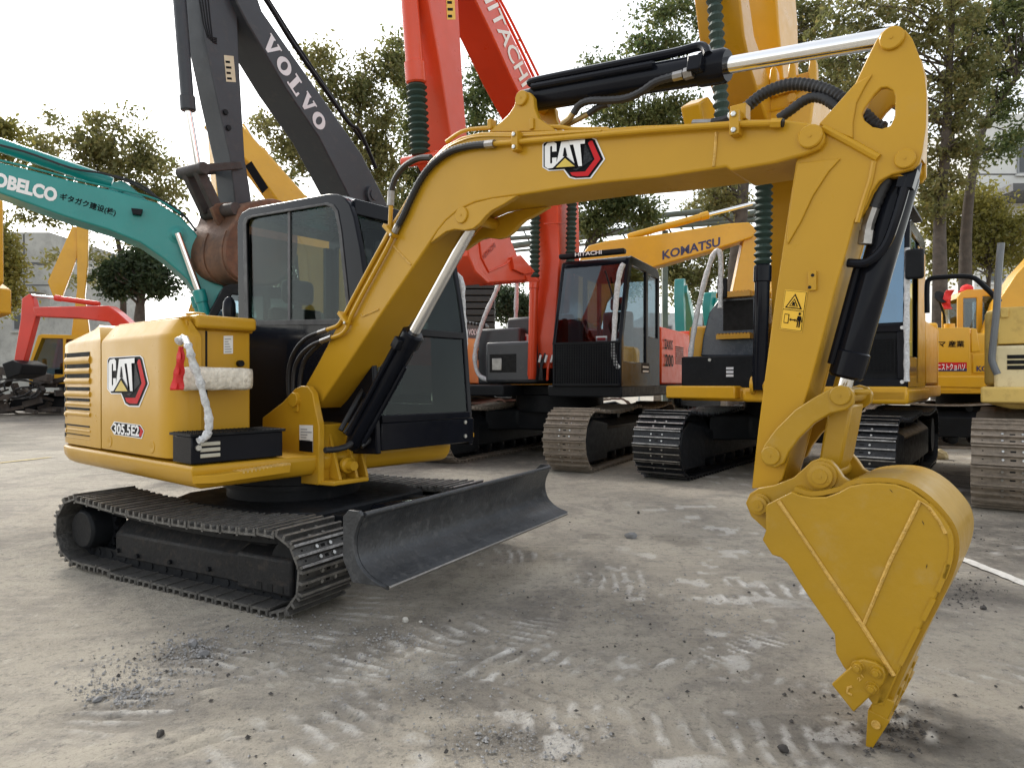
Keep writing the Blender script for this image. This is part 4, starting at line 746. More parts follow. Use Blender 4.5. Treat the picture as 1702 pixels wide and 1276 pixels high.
# ---------------------------------------------------------------- orange-red excavator behind the blade
A = Frame(.786, 11.09, facing(28.6))
TA = thing('excavator', 'orange red excavator with black cab, brown muddy tracks and raised boom', 'excavator', A, group='large excavators parked in a row')
undercarriage(TA, [SHOEB, SHOEB], 1.05, .6)
body20(TA, ORA, BLKM, tankm=DGRY, y0=-1.15, y1=1.6, x0=-3.3, hz=2.15, cabx=-.35)
ca = cab20(TA, -.28, 1.52, .58, 1.6, 1.12, 2.95, BLK, GLASSD, rake=.30, low=.62)
m = MB(); m.bar((1.30, .60, 2.98), (1.30, 1.58, 2.98), .12, .07); vis = m.build('roof_visor', BLKM, ca, bev=.02)
letters(vis, 'HITACHI', (1.362, .86, 2.955), (1.362, 1.26, 2.955), (1.362, .86, 3.01), (.004, 0, 0), WHT)
grid_mesh(ca, A, (1.545, .62, 1.16), (1.545, 1.56, 1.16), (1.545, .62, 1.72), BLKM, 26, 14, .005)
for z in (1.14, 1.71): m = MB(); m.box(1.535, 1.56, .60, 1.58, z, z+.03); m.build('guard_frame', BLKM, ca)
m = MB(); m.bar(A.X(1032, 540, 1.40), A.X(1006, 450, 1.36), .012, .02); m.build('wiper', BLKM, ca)
a = A.X(1000, 570, 1.46); m = MB(); m.box(a.x+.03, a.x+.034, a.y-.07, a.y+.09, a.z-.07, a.z+.09, 0); m.box(a.x+.035, a.x+.037, a.y-.05, a.y+.07, a.z-.05, a.z-.0, 1); m.box(a.x+.035, a.x+.037, a.y-.05, a.y+.07, a.z+.03, a.z+.07, 1); m.build('window_sticker', [WHT, REDP], ca)
wrapped(TA, [A.X(x, y, 1.50) for x, y in ((1037, 438), (1031, 450), (1026, 480), (1022, 530), (1020, 580), (1023, 602), (1030, 612))], .036)
letters(TA, 'ZAXIS', (-.52, 1.605, 1.72), (-1.02, 1.605, 1.72), (-.52, 1.605, 1.88), (0, .004, 0), BLKP); letters(TA, '200', (-.56, 1.605, 1.44), (-1.06, 1.605, 1.44), (-.56, 1.605, 1.64), (0, .004, 0), BLKP)
sticker(((.64, 1.602, 1.32), (.28, 1.602, 1.32), (.64, 1.602, 1.47)), (0, 1, 0), BLKP, SILV, ca, 2, 'door_plate')
m = MB()
for i in range(9): m.box(-1.75, -1.25, 1.586, 1.602, 1.50+.035*i, 1.515+.035*i)
for p in [m]: p.build('vent_louvre', BLKM, TA)
slab(TA, 'boom', A, [(735, -125), (760, -70), (790, 0), (817, 56), (851, 132), (888, 205), (912, 265), (926, 330), (930, 430), (922, 560), (925, 612), (958, 612), (964, 430), (962, 330), (948, 262), (918, 203), (888, 135), (854, 64), (824, 0), (790, -70), (760, -140)], .42, -.02, ORA, .02)
bm_ = [o for o in TA.children if o.name.startswith('boom')][0]
q = lambda x, y: A.Y(x, y, .424)
letters(bm_, 'HITACHI', q(794, -22), q(868, 146), q(812, -30), (0, .003, 0), WHT, .015)
m = MB(); m.tube(cr([A.Y(x, y, .36) for x, y in ((815, -20), (838, 26), (870, 92), (902, 160), (926, 210))], 4), .022, 8); m.tube(cr([A.Y(x, y, .28) for x, y in ((820, -20), (845, 26), (878, 92), (910, 158), (932, 208))], 4), .020, 8); m.build('hydraulic_pipe', ORA, bm_)
m = MB(); m.tube([A.Y(x, y, .425) for x, y in ((904, 372), (960, 370))], .01, 6); m.build('weld_seam', ORA, bm_)
st = slab(TA, 'stick', A, [(702, -130), (708, -50), (713, 0), (730, 98), (749, 222), (760, 300), (772, 350), (795, 350), (786, 300), (776, 222), (770, 150), (762, 0), (760, -50), (752, -130)], .38, .02, ORA, .015)
sticker((A.Y(743, 33, .381), A.Y(757, 33, .381), A.Y(741, -8, .381)), (0, 1, 0), YST, BLKP, st, 3)
hyd(TA, A.Y(676, -60, .2), A.Y(692, 140, .2), A.Y(698, 258, .2), .095, .05, ORA, bellows=.034)
m = MB(); c = A.Y(700, 265, .2); m.cyl(c+V((0, -.25, 0)), c+V((0, .25, 0)), .06, n=16); m.bar(c, A.Y(740, 330, .2), .12, .10); m.bar(c+V((0, .15, 0)), A.Y(755, 262, .35), .06, .10); m.build('bucket_link', ORA, TA, bev=.01)
ab = slab(TA, 'bucket', A, [(783, 392), (790, 372), (803, 362), (828, 359), (838, 370), (862, 428), (876, 440), (888, 454), (878, 466), (840, 469), (814, 471), (797, 458), (786, 428)], .62, -.22, ORA, .02)
slab(ab, 'bucket_back', A, [(800, 362), (786, 372), (778, 395), (779, 425), (790, 452), (812, 472), (818, 466), (800, 445), (794, 420), (794, 392)], .64, -.24, ORA, .015)
q = lambda x, y: A.Y(x, y, .625); letters(ab, 'HITACHI', q(804, 432), q(824, 410), q(801, 425), (0, .004, 0), mat('dark_orange_print', (.30, .02, .01), .6), .02)
m = MB(); m.tube([q(x, y) for x, y in ((795, 386), (800, 428), (812, 452), (840, 440), (852, 428))], .012, 6); m.build('weld_bead', ORA, ab)
m = MB(); m.prism([A.Y(x, y, .66) for x, y in ((852, 428), (866, 424), (890, 452), (872, 456), (855, 448))], (0, -.05, 0)); m.build('side_cutter', ORA, ab, bev=.006)
for k in range(4):
    m = MB(); y = .56-.22*k; m.prism([A.Y(x, yy, .62)*1.0+V((0, y-.62, 0)) for x, yy in ((872, 458), (876, 469), (896, 468), (892, 464))], (0, .08, 0)); m.build('tooth', ORA, ab, bev=.004)
for px0, px1, px2, xx in (((884, 630), (888, 462), (890, 335), 1.15), ((938, 640), (948, 440), (951, 320), .80)):
    hyd(TA, A.X(*px0, xx), A.X(*px1, xx), A.X(*px2, xx-.05), .068, .05, ORA, 'boom_cylinder', bellows=.036)
# black box, panel and hoses on its right front corner
m = MB(); P0, P1 = A.X(806, 636, 1.15), A.X(890, 566, 1.15); m.box(.25, 1.15, P0.y, P1.y, P0.z, P1.z); bx_ = m.build('tool_box', DGRY, TA, bev=.05, seg=3)
a, b = A.X(814, 619, 1.152), A.X(858, 588, 1.152); m = MB(); m.box(1.12, 1.154, a.y, b.y, a.z, b.z); m.build('lamp_recess', HOLE, bx_)
m = MB(); m.box(1.13, 1.158, a.y+.04, (a.y+b.y)/2-.02, a.z+.03, b.z-.06); m.build('recess_cover', STEEL, bx_, bev=.01)
P0, P1 = A.X(842, 572, .55), A.X(900, 525, .55); m = MB(); m.box(-.2, .55, P0.y, P1.y, P0.z, P1.z); pn = m.build('side_cover', DGRY, TA, bev=.05)
m = MB(); c = A.X(868, 563, .552); m.add([(.554, c.y+.16*cos(2*pi*i/20), c.z+.09*sin(2*pi*i/20)) for i in range(20)], [range(20)], 0); m.add([(.557, c.y-.08+.16*x_, c.z-.03+.07*y_) for x_, y_ in ((0, 0), (1, 0), (1, 1), (0, 1))], [range(4)], 1); m.build('oval_sticker', [WHT, REDP], pn)
wrapped(TA, [A.X(x, y, .9) for x, y in ((831, 468), (822, 490), (808, 520), (797, 552), (790, 585), (791, 610), (798, 625), (812, 632))], .036); wrapped(TA, [A.X(x, y, .3) for x, y in ((831, 468), (846, 462), (858, 466), (858, 500), (857, 530))], .036)
for k, (x, s) in enumerate(((905, 1), (914, 2), (926, 3), (897, 0))):
    m = MB(); m.tube(cr([A.X(x+4, 572, 1.0), A.X(x+1, 590, 1.05), A.X(x-6+3*k, 612, 1.1), A.X(x-8+4*k, 632, 1.1)], 5), .022, 8); m.build('hose', ORA if k in (1, 2) else RUB, TA)
m = MB()
for x in (902, 912, 922): m.tube([A.X(x-3, 590, 1.12), A.X(x-6, 602, 1.12)], .018, 8)
m.build('hose_collar', WHT, TA)
a, b = A.X(766, 716, 2.115), A.X(785, 706, 2.115); m = MB(); m.add([(2.07, a.y+(b.y-a.y)*x_, .40+.09*z_) for x_, z_ in ((0, .35), (.45, .35), (.45, 0), (1, .2), (1, .8), (.45, 1), (.45, .65), (0, .65))], [range(8)]); m.build('arrow_mark', KOM, TA)

# ---------------------------------------------------------------- amber excavator behind the stick
B = Frame(3.898, 9.066, facing(37))
TB = thing('excavator', 'amber yellow excavator with black tool box and blue windscreen behind the foreground stick', 'excavator', B, group='large excavators parked in a row')
undercarriage(TB, [SHOEK, TIP], 1.10, .6)
body20(TB, KOM, KOM, y0=-1.3, y1=1.42, cabx=-.3)
cb = cab20(TB, -.20, 1.45, .42, 1.42, 1.12, 2.95, BLK, GLASSB, rake=.12, low=.70, lowmat=BLKM)
grid_mesh(cb, B, (1.462, .50, 1.30), (1.462, 1.30, 1.30), (1.462, .50, 1.65), BLKM, 20, 12, .005)
m = MB(); m.box(1.446, 1.475, .44, 1.41, 1.13, 1.22); m.box(1.446, 1.475, .44, 1.41, 1.72, 1.80); m.box(1.446, 1.475, 1.32, 1.41, 1.22, 1.72); m.build('guard_frame', BLK, cb, bev=.008)
for z in (1.19, 1.76):
    m = MB(); m.cyl((1.475, 1.37, z), (1.487, 1.37, z), .02, n=12); m.build('guard_bolt', WHT, cb)
a, b = B.X(1504, 465, 1.60), B.X(1536, 412, 1.60); m = MB(); m.box(1.56, 1.62, a.y, b.y, a.z, b.z); mr_ = m.build('mirror', BLKM, cb, bev=.025); m = MB(); m.bar((1.56, a.y+.03, (a.z+b.z)/2), (1.35, 1.40, (a.z+b.z)/2+.1), .025, .025); m.build('mirror_arm', BLKM, mr_)
m = MB(); m.box(.3, 1.42, .62, 1.30, 2.97, 3.0); m.box(.45, 1.38, .55, 1.45, 3.05, 3.08); m.build('roof_guard', BLKM, cb)
wrapped(TB, [B.X(x, y, 1.50) for x, y in ((1508, 412), (1508, 460), (1507, 520), (1507, 580), (1507, 634))], .028)
m = MB(); m.box(-.10, .62, 1.42, 1.428, 1.18, 2.75); m.build('door_panel', KOM2, cb)
m = MB(); m.prism([(1.5, -.3, .95), (1.5, 1.43, .95), (-.6, 1.43, .95), (-.6, -.3, .95)], (0, 0, .17)); m.build('skirt', KOM, TB, bev=.04, seg=3)
# tool box, stepped dark cover, yellow steps
P0, P1 = B.X(1132, 648, 1.28), B.X(1252, 590, 1.28); m = MB(); m.box(.5, 1.28, P0.y, P1.y, P0.z+.02, P1.z); tb_ = m.build('tool_box', BLKM, TB, bev=.02)
m = MB()
for k in range(3): a, b = B.X(1207, 626-6*k, 1.283), B.X(1219, 622-6*k, 1.283); m.box(1.281, 1.284, a.y, b.y, a.z, b.z)
m.build('box_print', SILV, tb_)
m = MB(); a = B.X(1180, 598, 1.28); m.cyl((1.28, a.y, a.z), (1.295, a.y, a.z), .02, n=10); m.build('latch', BOLT, tb_)
P0, P1 = B.X(1130, 668, 1.30), B.X(1252, 646, 1.30); m = MB(); m.box(.2, 1.32, P0.y, P1.y, .95, 1.12); sk = m.build('skirt', KOM, TB, bev=.04, seg=3)
a, b = B.X(1160, 654, 1.36), B.X(1212, 645, 1.36); m = MB(); m.box(1.30, 1.44, a.y, b.y, 1.05, 1.09); m.build('step', KOM, sk, bev=.01)
cv = [(1164, 592), (1168, 560), (1178, 520), (1192, 500), (1205, 492), (1264, 490), (1264, 592)]
m = MB(); m.prism([B.X(x, y, .80) for x, y in cv], (-.75, 0, 0)); co = m.build('side_cover', mat('slate_gloss', (.045, .055, .075), .25, coat=.3), TB, bev=.02)
a, b = B.X(1202, 550, .80), B.X(1252, 497, .80); m = MB(); m.box(.60, .803, a.y, b.y, a.z, b.z); m.build('step_recess', HOLE, co)
for yy in (562, 494):
    a, b = B.X(1194, yy, .84), B.X(1250, yy-8, .84); m = MB(); m.box(.72, .93, a.y, b.y, a.z-.02, a.z+.04)
    for k in range(10): y_ = a.y+(b.y-a.y)*(k+.3)/10; m.box(.73, .93, y_, y_+.02, a.z+.04, a.z+.055)
    m.build('step', KOM2, co)
wrapped(TB, [B.X(x, y, .95) for x, y in ((1150, 650), (1147, 620), (1149, 580), (1157, 530), (1168, 480), (1180, 438), (1188, 420), (1195, 418), (1198, 432), (1198, 470), (1197, 512))], .034)
a, b = B.X(1191, 496, .95), B.X(1208, 461, .95); m = MB(); m.box(.90, .95, a.y, b.y, a.z, b.z); m.build('mirror', BLKM, TB, bev=.02)
# boom seen end on, stick, curled bucket, boom cylinder with bellows
slab(TB, 'boom', B, [(1345, 640), (1340, 420), (1330, 330), (1312, 270), (1275, 200), (1250, 120), (1237, 60), (1226, -40), (1222, -130), (1262, -185), (1335, -200), (1340, -160), (1268, -140), (1242, -100), (1240, -40), (1254, 60), (1275, 120), (1300, 190), (1345, 270), (1370, 340), (1380, 420), (1390, 640)], .22, -.22, KOM2, .02)
st = slab(TB, 'stick', B, [(1290, -190), (1288, -60), (1294, 40), (1302, 130), (1316, 175), (1328, 130), (1326, 40), (1318, -60), (1335, -190)], .20, -.19, KOM, .02)
hyd(TB, B.X(1184, -120, 3.3), B.X(1186, -20, 3.3), B.X(1203, 240, 3.3), .062, .05, KOM2, 'bucket_cylinder', bellows=.042)
hyd(TB, B.X(1262, 648, 1.55), B.X(1268, 440, 1.55), B.X(1270, 300, 1.55), .085, .06, BLK, 'boom_cylinder', bellows=.038)
m = MB()
for dx in (-11, 11): a = B.X(1264+dx, 640, 1.5); m.cyl(a+V((0, -.02, 0)), a+V((0, .02, 0)), .11, n=18)
m.build('cylinder_foot', KOM, TB)
m = MB(); bx0 = 2.15; m.prism([B.X(x, y, bx0) for x, y in ((1246, 160), (1262, 140), (1345, 118), (1354, 124), (1354, 160), (1340, 262), (1250, 262))], (-.75, 0, 0)); bk_ = m.build('bucket', KOM, TB, bev=.02)
m = MB(); m.tube([B.X(x, y, bx0+.003) for x, y in ((1258, 190), (1300, 180), (1345, 170))], .014, 6); m.build('weld_bead', KOM, bk_)
m = MB(); m.prism([B.X(x, y, bx0+.05) for x, y in ((1248, 172), (1264, 150), (1350, 126), (1350, 142), (1266, 165), (1256, 262), (1246, 262))], (-.06, 0, 0)); m.build('cutting_lip', KOM2, bk_, bev=.006)
for (x, y) in ((1257, 150), (1285, 138), (1316, 130), (1350, 122)):
    m = MB(); m.prism([B.X(x+dx, y+dy, bx0+.07) for dx, dy in ((-7, 22), (-7, -4), (-5, -22), (-1, -28), (3, -28), (6, -20), (7, -4), (7, 20))], (-.10, 0, 0)); m.build('tooth', KOM, bk_, bev=.012)
for (x, y) in ((1250, 136), (1318, 165)): m = MB(); c = B.X(x, y, bx0+.06); m.cyl(c, c+V((.05, 0, 0)), .05, n=6); m.build('lip_bolt', KOM2, bk_)
slab(TB, 'bucket_link', B, [(1163, 170), (1178, 160), (1190, 178), (1188, 215), (1172, 216)], -.1, -.3, KOM, .02)
m = MB(); c = B.X(1204, 244, 3.25); m.bar(c, B.X(1262, 215, 2.2), .1, .12); m.build('bucket_link', KOM, TB, bev=.01)

# ---------------------------------------------------------------- faded cream machine at the right edge
C = Frame(6.62, 7.08, facing(36))
TC = thing('excavator', 'faded cream excavator with rusty edges and muddy track at right edge', 'excavator', C, group='large excavators parked in a row')
undercarriage(TC, [SHOEB, SHOEB], 1.1, .62, shoes=(True, False))
body20(TC, CREAM, CREAM, y0=-1.35, y1=1.35)
P0, P1 = C.X(1652, 652, 1.25), C.X(1760, 572, 1.25); m = MB(); m.box(.3, 1.25, P0.y, P1.y, P0.z, P1.z); tb_ = m.build('tool_box', mat('pale_cream_paint', (.66, .56, .33), .55, dust=(.22, .12, .05), dust_amt=.25), TC, bev=.03)
for k in range(3): a, b = C.X(1674, 614-9*k, 1.253), C.X(1720, 607-9*k, 1.253); m = MB(); m.box(1.22, 1.256, a.y, b.y, a.z, b.z); m.build('vent_slot', HOLE, tb_)
P0, P1 = C.X(1658, 572, .95), C.X(1780, 505, .95); m = MB(); m.box(-.2, .95, P0.y, P1.y, P0.z, P1.z); up_ = m.build('side_cover', CREAM, TC, bev=.01)
a, b = C.X(1663, 528, .953), C.X(1676, 512, .953); m = MB(); m.box(.94, .98, a.y, b.y, a.z, b.z); m.build('lock', CREAM, up_, bev=.006)
P0, P1 = C.X(1640, 690, 1.3), C.X(1780, 654, 1.3); m = MB(); m.prism([(1.3, P0.y, .97), (1.3, P0.y, 1.12), (1.3, P1.y, 1.12), (1.3, P1.y, .92), (1.3, P0.y+.2, .92)], (-1.2, 0, 0)); m.build('skirt', CREAM, TC, bev=.03)
m = MB(); m.tube(cr([C.X(x, y, 1.35) for x, y in ((1664, 404), (1660, 450), (1656, 520), (1649, 590), (1651, 606), (1658, 622))], 4), .032, 10); gr_ = m.build('grab_rail', mat('grey_rail', (.12, .13, .14), .4), TC)
m = MB(); m.tube(cr([C.X(x, y, 1.0) for x, y in ((1541, 520), (1541, 474), (1546, 464), (1560, 461), (1612, 460), (1636, 476), (1662, 502))], 4), .026, 8); m.build('guard_rail', BLKM, TC)

# ---------------------------------------------------------------- yellow machine with lettered panel behind it
D = Frame(9.05, 13.0, -.30)
TD = thing('excavator', 'yellow excavator with dark lettered side panel beyond the cream machine', 'excavator', D, group='large excavators parked in a row')
undercarriage(TD, [SHOEB, SHOEB], 1.05, .6, shoes=(False, False))
body20(TD, KOM, KOM, y0=-1.35, y1=1.3)
YD = -1.36
slab(TD, 'side_panel', D, [(1545, 650), (1545, 545), (1612, 544), (1614, 650)], YD, YD+.05, KOM, .01)
slab(TD, 'rear_panel', D, [(1614, 586), (1614, 545), (1624, 546), (1630, 584)], YD, YD+.5, KOM, .02)
slab(TD, 'front_panel', D, [(1616, 621), (1616, 588), (1672, 586), (1672, 621)], YD, YD+.5, KOM, .02)
slab(TD, 'skirt', D, [(1548, 644), (1548, 624), (1690, 624), (1680, 646)], YD-.02, YD+.3, KOM, .03)
q = lambda x, y: D.Y(x, y, YD-.004)
letters(TD, 'マ 産業', q(1560, 577), q(1603, 577), q(1560, 566), (0, -.004, 0), BLKP, .02)
m = MB(); m.add([q(x, y) for x, y in ((1556, 617), (1607, 617), (1607, 602), (1556, 602))], [range(4)], 0); m.add([q(x, y)+V((0, -.003, 0)) for x, y in ((1556, 617), (1607, 617), (1607, 612), (1556, 615))], [range(4)], 2); put(m, text_geo('ニストクョハソ', .015), q(1558, 615.5), q(1604, 615.5), q(1558, 604), (0, -.006, 0), 1); m.build('company_plate', [REDP, WHT, NAVY], TD)
letters(TD, 'KOMATSU', q(1623, 617), q(1685, 617), q(1623, 608), (0, -.004, 0), NAVY, .03)
cab20(TD, D.Y(1583, 500, .3).x, D.Y(1650, 500, .3).x+.35, .0, 1.0, 1.12, 2.98, KOM, GLASSD, rake=.15)
m = MB(); c = D.Y(1584, 555, -1.2); m.cyl((c.x, -1.0, 1.9), (c.x, -1.0, 2.25), .09, n=14); m.build('exhaust_pipe', KOM, TD)
slab(TD, 'boom', D, [(1650, 590), (1640, 560), (1660, 500), (1690, 455), (1740, 400), (1770, 420), (1720, 480), (1690, 560), (1690, 590)], -.55, -.1, KOM, .02)
c = D.Y(1560, 497, -.9); m = MB(); m.lathe(c, c+V((.1, -.2, .12)), [(0, .03), (.04, .12), (.07, .13)], 12); m.tube([c+V((0, 0, .02)), c+V((.12, .1, -.3)), c+V((.2, .3, -.6))], .02, 6); m.build('mirror', BLKM, TD)
o = MB(); P_ = cr([D.Y(x, y, -.95) for x, y in ((1578, 482), (1573, 492), (1571, 504), (1574, 514))], 4); vs = []
for i, p in enumerate(P_): vs += [p+V((-.05, .02*sin(i), 0)), p+V((.03, -.03*cos(i), 0)), p+V((.08, .02*sin(i*2), 0))]
o.add(vs, [(3*i+j, 3*i+j+1, 3*i+j+4, 3*i+j+3) for i in range(len(P_)-1) for j in range(2)]); o = o.build('red_rag', RIB); o.location = D.o; o.rotation_euler.z = D.a; s = o.modifiers.new('thick', 'SOLIDIFY'); s.thickness = .01
tag(o, 'red rag hanging from the mirror of the yellow lettered excavator', 'rag')
c = D.Y(1607, 463, .4); m = MB(); m.lathe((c.x, c.y, 2.985), (c.x, c.y, 4), [(0, .15), (.02, .15), (.03, .115), (.09, .11), (.13, .07), (.15, .02)], 16); hat = m.build('safety_hat', RIB); hat.location = D.o; hat.rotation_euler.z = D.a; tag(hat, 'red hat lying on the roof of the yellow lettered excavator', 'hat')

# ---------------------------------------------------------------- charcoal boom excavator
E_ = Frame(-2.3, 13.1, facing(28.6))
TE = thing('excavator', 'excavator with charcoal boom, rusty bucket and orange yellow engine panels', 'excavator', E_, group='large excavators parked in a row')
undercarriage(TE, [SHOEB, SHOEB], 1.05, .6, shoes=(False, False))
body20(TE, VOY, DGRY, cwm=DGRY, y0=-1.35, y1=1.35, hz=2.25)
cab20(TE, -.2, 1.5, .38, 1.35, 1.12, 3.0, DGRY, GLASSD)
m = MB(); m.box(-2.2, -.5, -.9, .9, 2.25, 2.45); hd = m.build('hood_cover', DGRY, TE, bev=.10, seg=4)
for k in range(11): m = MB(); x = -1.95+.13*k; m.box(x, x+.05, .885, .915, 2.27, 2.43); m.build('hood_louvre', BLKM, hd, bev=.01)
a, b = E_.Y(777, 561, 1.352), E_.Y(801, 543, 1.352); m = MB(); m.box(b.x, a.x, 1.33, 1.356, a.z, b.z); st_ = m.build('name_strip', DGRY, TE)
letters(st_, 'VOLVO', E_.Y(778, 557, 1.352), E_.Y(798, 556, 1.352), E_.Y(778, 547, 1.352), (0, .008, 0), WHT, .02)
a, b = E_.Y(813, 571, 1.352), E_.Y(841, 559, 1.352); m = MB(); m.box(b.x, a.x, 1.33, 1.357, a.z, b.z); m.build('vent_grille', BLKM, TE)
m = MB(); x = E_.Y(776, 580, 1.35).x; m.box(x-.01, x+.01, 1.34, 1.354, 1.17, 2.1); m.build('door_gap', HOLE, TE)
a, b = E_.Y(746, 607, 1.352), E_.Y(767, 594, 1.352); m = MB(); m.box(b.x, a.x, 1.34, 1.358, a.z, b.z); m.build('pale_sticker', WHTL, TE)
a = E_.Y(797, 590, 1.352); m = MB(); m.box(a.x-.05, a.x+.05, 1.34, 1.36, a.z-.1, a.z+.1); m.build('door_latch', BLKM, TE, bev=.01)
eb = slab(TE, 'boom', E_, [(335, -150), (372, -80), (394, 5), (411, 38), (475, 147), (530, 228), (580, 326), (625, 430), (668, 545), (705, 560), (712, 520), (680, 420), (646, 345), (631, 314), (601, 256), (533, 158), (475, 75), (436, 19), (402, -80), (365, -175)], .30, -.30, GREY, .02)
q = lambda x, y: E_.Y(x, y, .304)
def slab_letters(txt):           # heavy slab-serif capitals V, O, L on a unit square
    out = []; n = len(txt); w = 1/n
    for i, ch in enumerate(txt):
        S_ = lambda pts: ([((i+.06+.88*x)*w, y) for x, y in pts], [list(range(len(pts)))])
        if ch == 'V': out += [S_([(0, 1), (.42, 1), (.42, .90), (.36, .90), (.56, .36), (.52, .0), (.40, 0), (.08, .90), (0, .90)]), S_([(.56, .36), (.72, .90), (.62, .90), (.62, 1), (1, 1), (1, .90), (.92, .90), (.60, 0), (.52, 0)])]
        if ch == 'L': out += [S_([(.05, 0), (.95, 0), (.95, .34), (.84, .34), (.80, .12), (.50, .12), (.50, .88), (.62, .88), (.62, 1), (.05, 1), (.05, .88), (.20, .88), (.20, .12), (.05, .12)])]
        if ch == 'O':
            k = 20; vs = [((i+.06+.88*(.5+.5*r*cos(2*pi*j/k)))*w, .5+.5*(r if r == 1 else .62)*sin(2*pi*j/k)) for r in (1, .40) for j in range(k)]
            out.append((vs, [[j, (j+1) % k, k+(j+1) % k, k+j] for j in range(k)]))
    vs, fs = [], []
    for v_, f_ in out: o_ = len(vs); vs += v_; fs += [[o_+x for x in ff] for ff in f_]
    return vs, fs
m = MB(); put(m, slab_letters('VOLVO'), q(432, 68), q(532, 223), q(449, 53), (0, .003, 0)); m.build('lettering', SILV, eb, smooth=0)
m = MB(); m.tube(cr([E_.Y(x, y, .1) for x, y in ((415, -40), (448, 10), (490, 78), (548, 160), (580, 205), (595, 215), (610, 245), (625, 280))], 4), .035, 8); m.tube(cr([E_.Y(x, y, -.1) for x, y in ((420, -40), (455, 15), (498, 82), (555, 166), (600, 232))], 4), .03, 8); m.build('hydraulic_pipe', BLKM, eb)
m = MB(); c = q(617, 325); m.cyl((c.x, .29, c.z), (c.x, .36, c.z), .16, n=20); m.cyl((c.x, .36, c.z), (c.x, .38, c.z), .09, n=16); m.build('boom_pin', GREY, eb)
es = slab(TE, 'stick', E_, [(322, -165), (326, -60), (335, 0), (341, 68), (362, 170), (383, 263), (392, 345), (420, 348), (415, 310), (407, 263), (397, 90), (394, 0), (392, -60), (372, -170)], .18, -.18, GREY, .015)
q = lambda x, y: E_.Y(x, y, .182); sticker((q(376, 136), q(392, 137), q(372, 92)), (0, 1, 0), mat('faded_sticker', (.55, .50, .35), .5), BLKP, es, 4)
m = MB()
for k in range(4): m.tube([q(330+5*k, -10), q(338+4*k, 40), q(345+3*k, 62+3*k), q(360, 64+3*k)], .010, 6)
m.build('steel_pipe', BLKM, es)
for (x, y) in ((374, 187), (379, 213)): m = MB(); c = q(x, y); m.cyl((c.x, .17, c.z), (c.x, .21, c.z), .04, n=6); m.build('grease_nipple', BLKM, es)
hyd(TE, E_.Y(292, -80, 0), E_.Y(313, 185, 0), E_.Y(328, 272, 0), .085, .045, GREY, 'bucket_cylinder')
m = MB(); c = E_.Y(320, 284, 0); m.cyl(c+V((0, -.26, 0)), c+V((0, .26, 0)), .085, n=18)
d1, d2 = E_.Y(400, 275, .2), E_.Y(352, 352, .0)
for s in (-1, 1): m.bar(c+V((0, s*.22, 0)), V((d1.x, s*.21, d1.z)), .05, .11); m.bar(c+V((0, s*.12, 0)), V((d2.x, s*.12, d2.z)), .09, .16)
m.build('bucket_link', LINKD, TE, bev=.012)
ebk = [(420, 340), (408, 362), (394, 383), (387, 408), (388, 434), (398, 455), (416, 468), (446, 474), (478, 470), (503, 440), (510, 400), (502, 350), (470, 330)]
ebk = [(x-14, y) for x, y in ebk]; ebk = [tuple(p) for p in cr([V((x, y, 0)) for x, y in ebk], 3, True)]; ebk = [(x, y) for x, y, z in ebk]
bo_ = slab(TE, 'bucket', E_, ebk, .46, -.40, RUST, .03, smooth=60)
for s in (.02, -.30): slab(bo_, 'bucket_ear', E_, [(352, 346), (360, 338), (384, 336), (402, 350), (408, 380), (398, 395), (374, 388), (360, 366)], s+.16, s+.10, RUST, .01)
for s in (.38, .0, -.38): m = MB(); P_ = [E_.Y(x, y, .46) for x, y in ebk[6:26]]; m.strip([(p.x, s, p.z) for p in P_], (0, .05, 0), .016); m.build('wear_strip', RUST, bo_, smooth=60)
m = MB(); c = E_.Y(375, 350, .2); m.cyl((c.x, -.25, c.z), (c.x, .42, c.z), .09, n=16); m.build('ear_pin', LINKD, bo_)

# ---------------------------------------------------------------- teal machine at the left
F = Frame(-3.95, 10.15, facing(62))
TF = thing('excavator', 'teal green excavator whose curved boom reaches out at the left edge', 'excavator', F, group='large excavators parked in a row')
undercarriage(TF, [SHOEK, SHOEK], .85, .5, rz=radians(122), shoes=(False, False))
body20(TF, TEAL, BLKM, y0=-.8, y1=1.10, x0=-1.6, hz=1.95, cabx=-.3)
cab20(TF, -.55, .75, .36, 1.1, 1.12, 2.5, BLKM, GLASSD)
fb = slab(TF, 'boom', F, [(-60, 302), (0, 321), (109, 360), (181, 382), (233, 403), (271, 429), (310, 463), (334, 500), (348, 545), (388, 548), (380, 500), (367, 462), (345, 415), (323, 384), (300, 360), (259, 336), (191, 317), (124, 302), (52, 283), (0, 270), (-60, 255)], .30, -.22, TEAL, .02)
q = lambda x, y: F.Y(x, y, .303)
letters(fb, 'KOBELCO', q(-30, 304), q(93, 337), q(-26, 280), (0, .003, 0), WHT, .05); letters(fb, 'ギタガク建设(株)', q(98, 333), q(191, 361), q(101, 320), (0, .003, 0), BLKP, .02)
hyd(TF, F.Y(187, 305, .05), F.Y(-40, 228, .05), F.Y(-150, 190, .05), .092, .05, TEAL, 'stick_cylinder')
slab(TF, 'cylinder_bracket', F, [(178, 318), (188, 303), (200, 300), (213, 306), (245, 333)], .16, -.08, TEAL, .01)
m = MB(); c = q(200, 312); m.cyl((c.x, -.1, c.z), (c.x, .2, c.z), .035, n=14); m.build('bracket_pin', TEAL, fb)
m = MB(); m.tube(cr([F.Y(x, y, .22) for x, y in ((-40, 232), (40, 252), (120, 280), (170, 288), (215, 303), (255, 325), (300, 352), (326, 384))], 4), .016, 7); m.tube(cr([F.Y(x, y, .10) for x, y in ((190, 292), (235, 308), (270, 336), (305, 360))], 4), .016, 7); m.build('hose', RUB, fb)
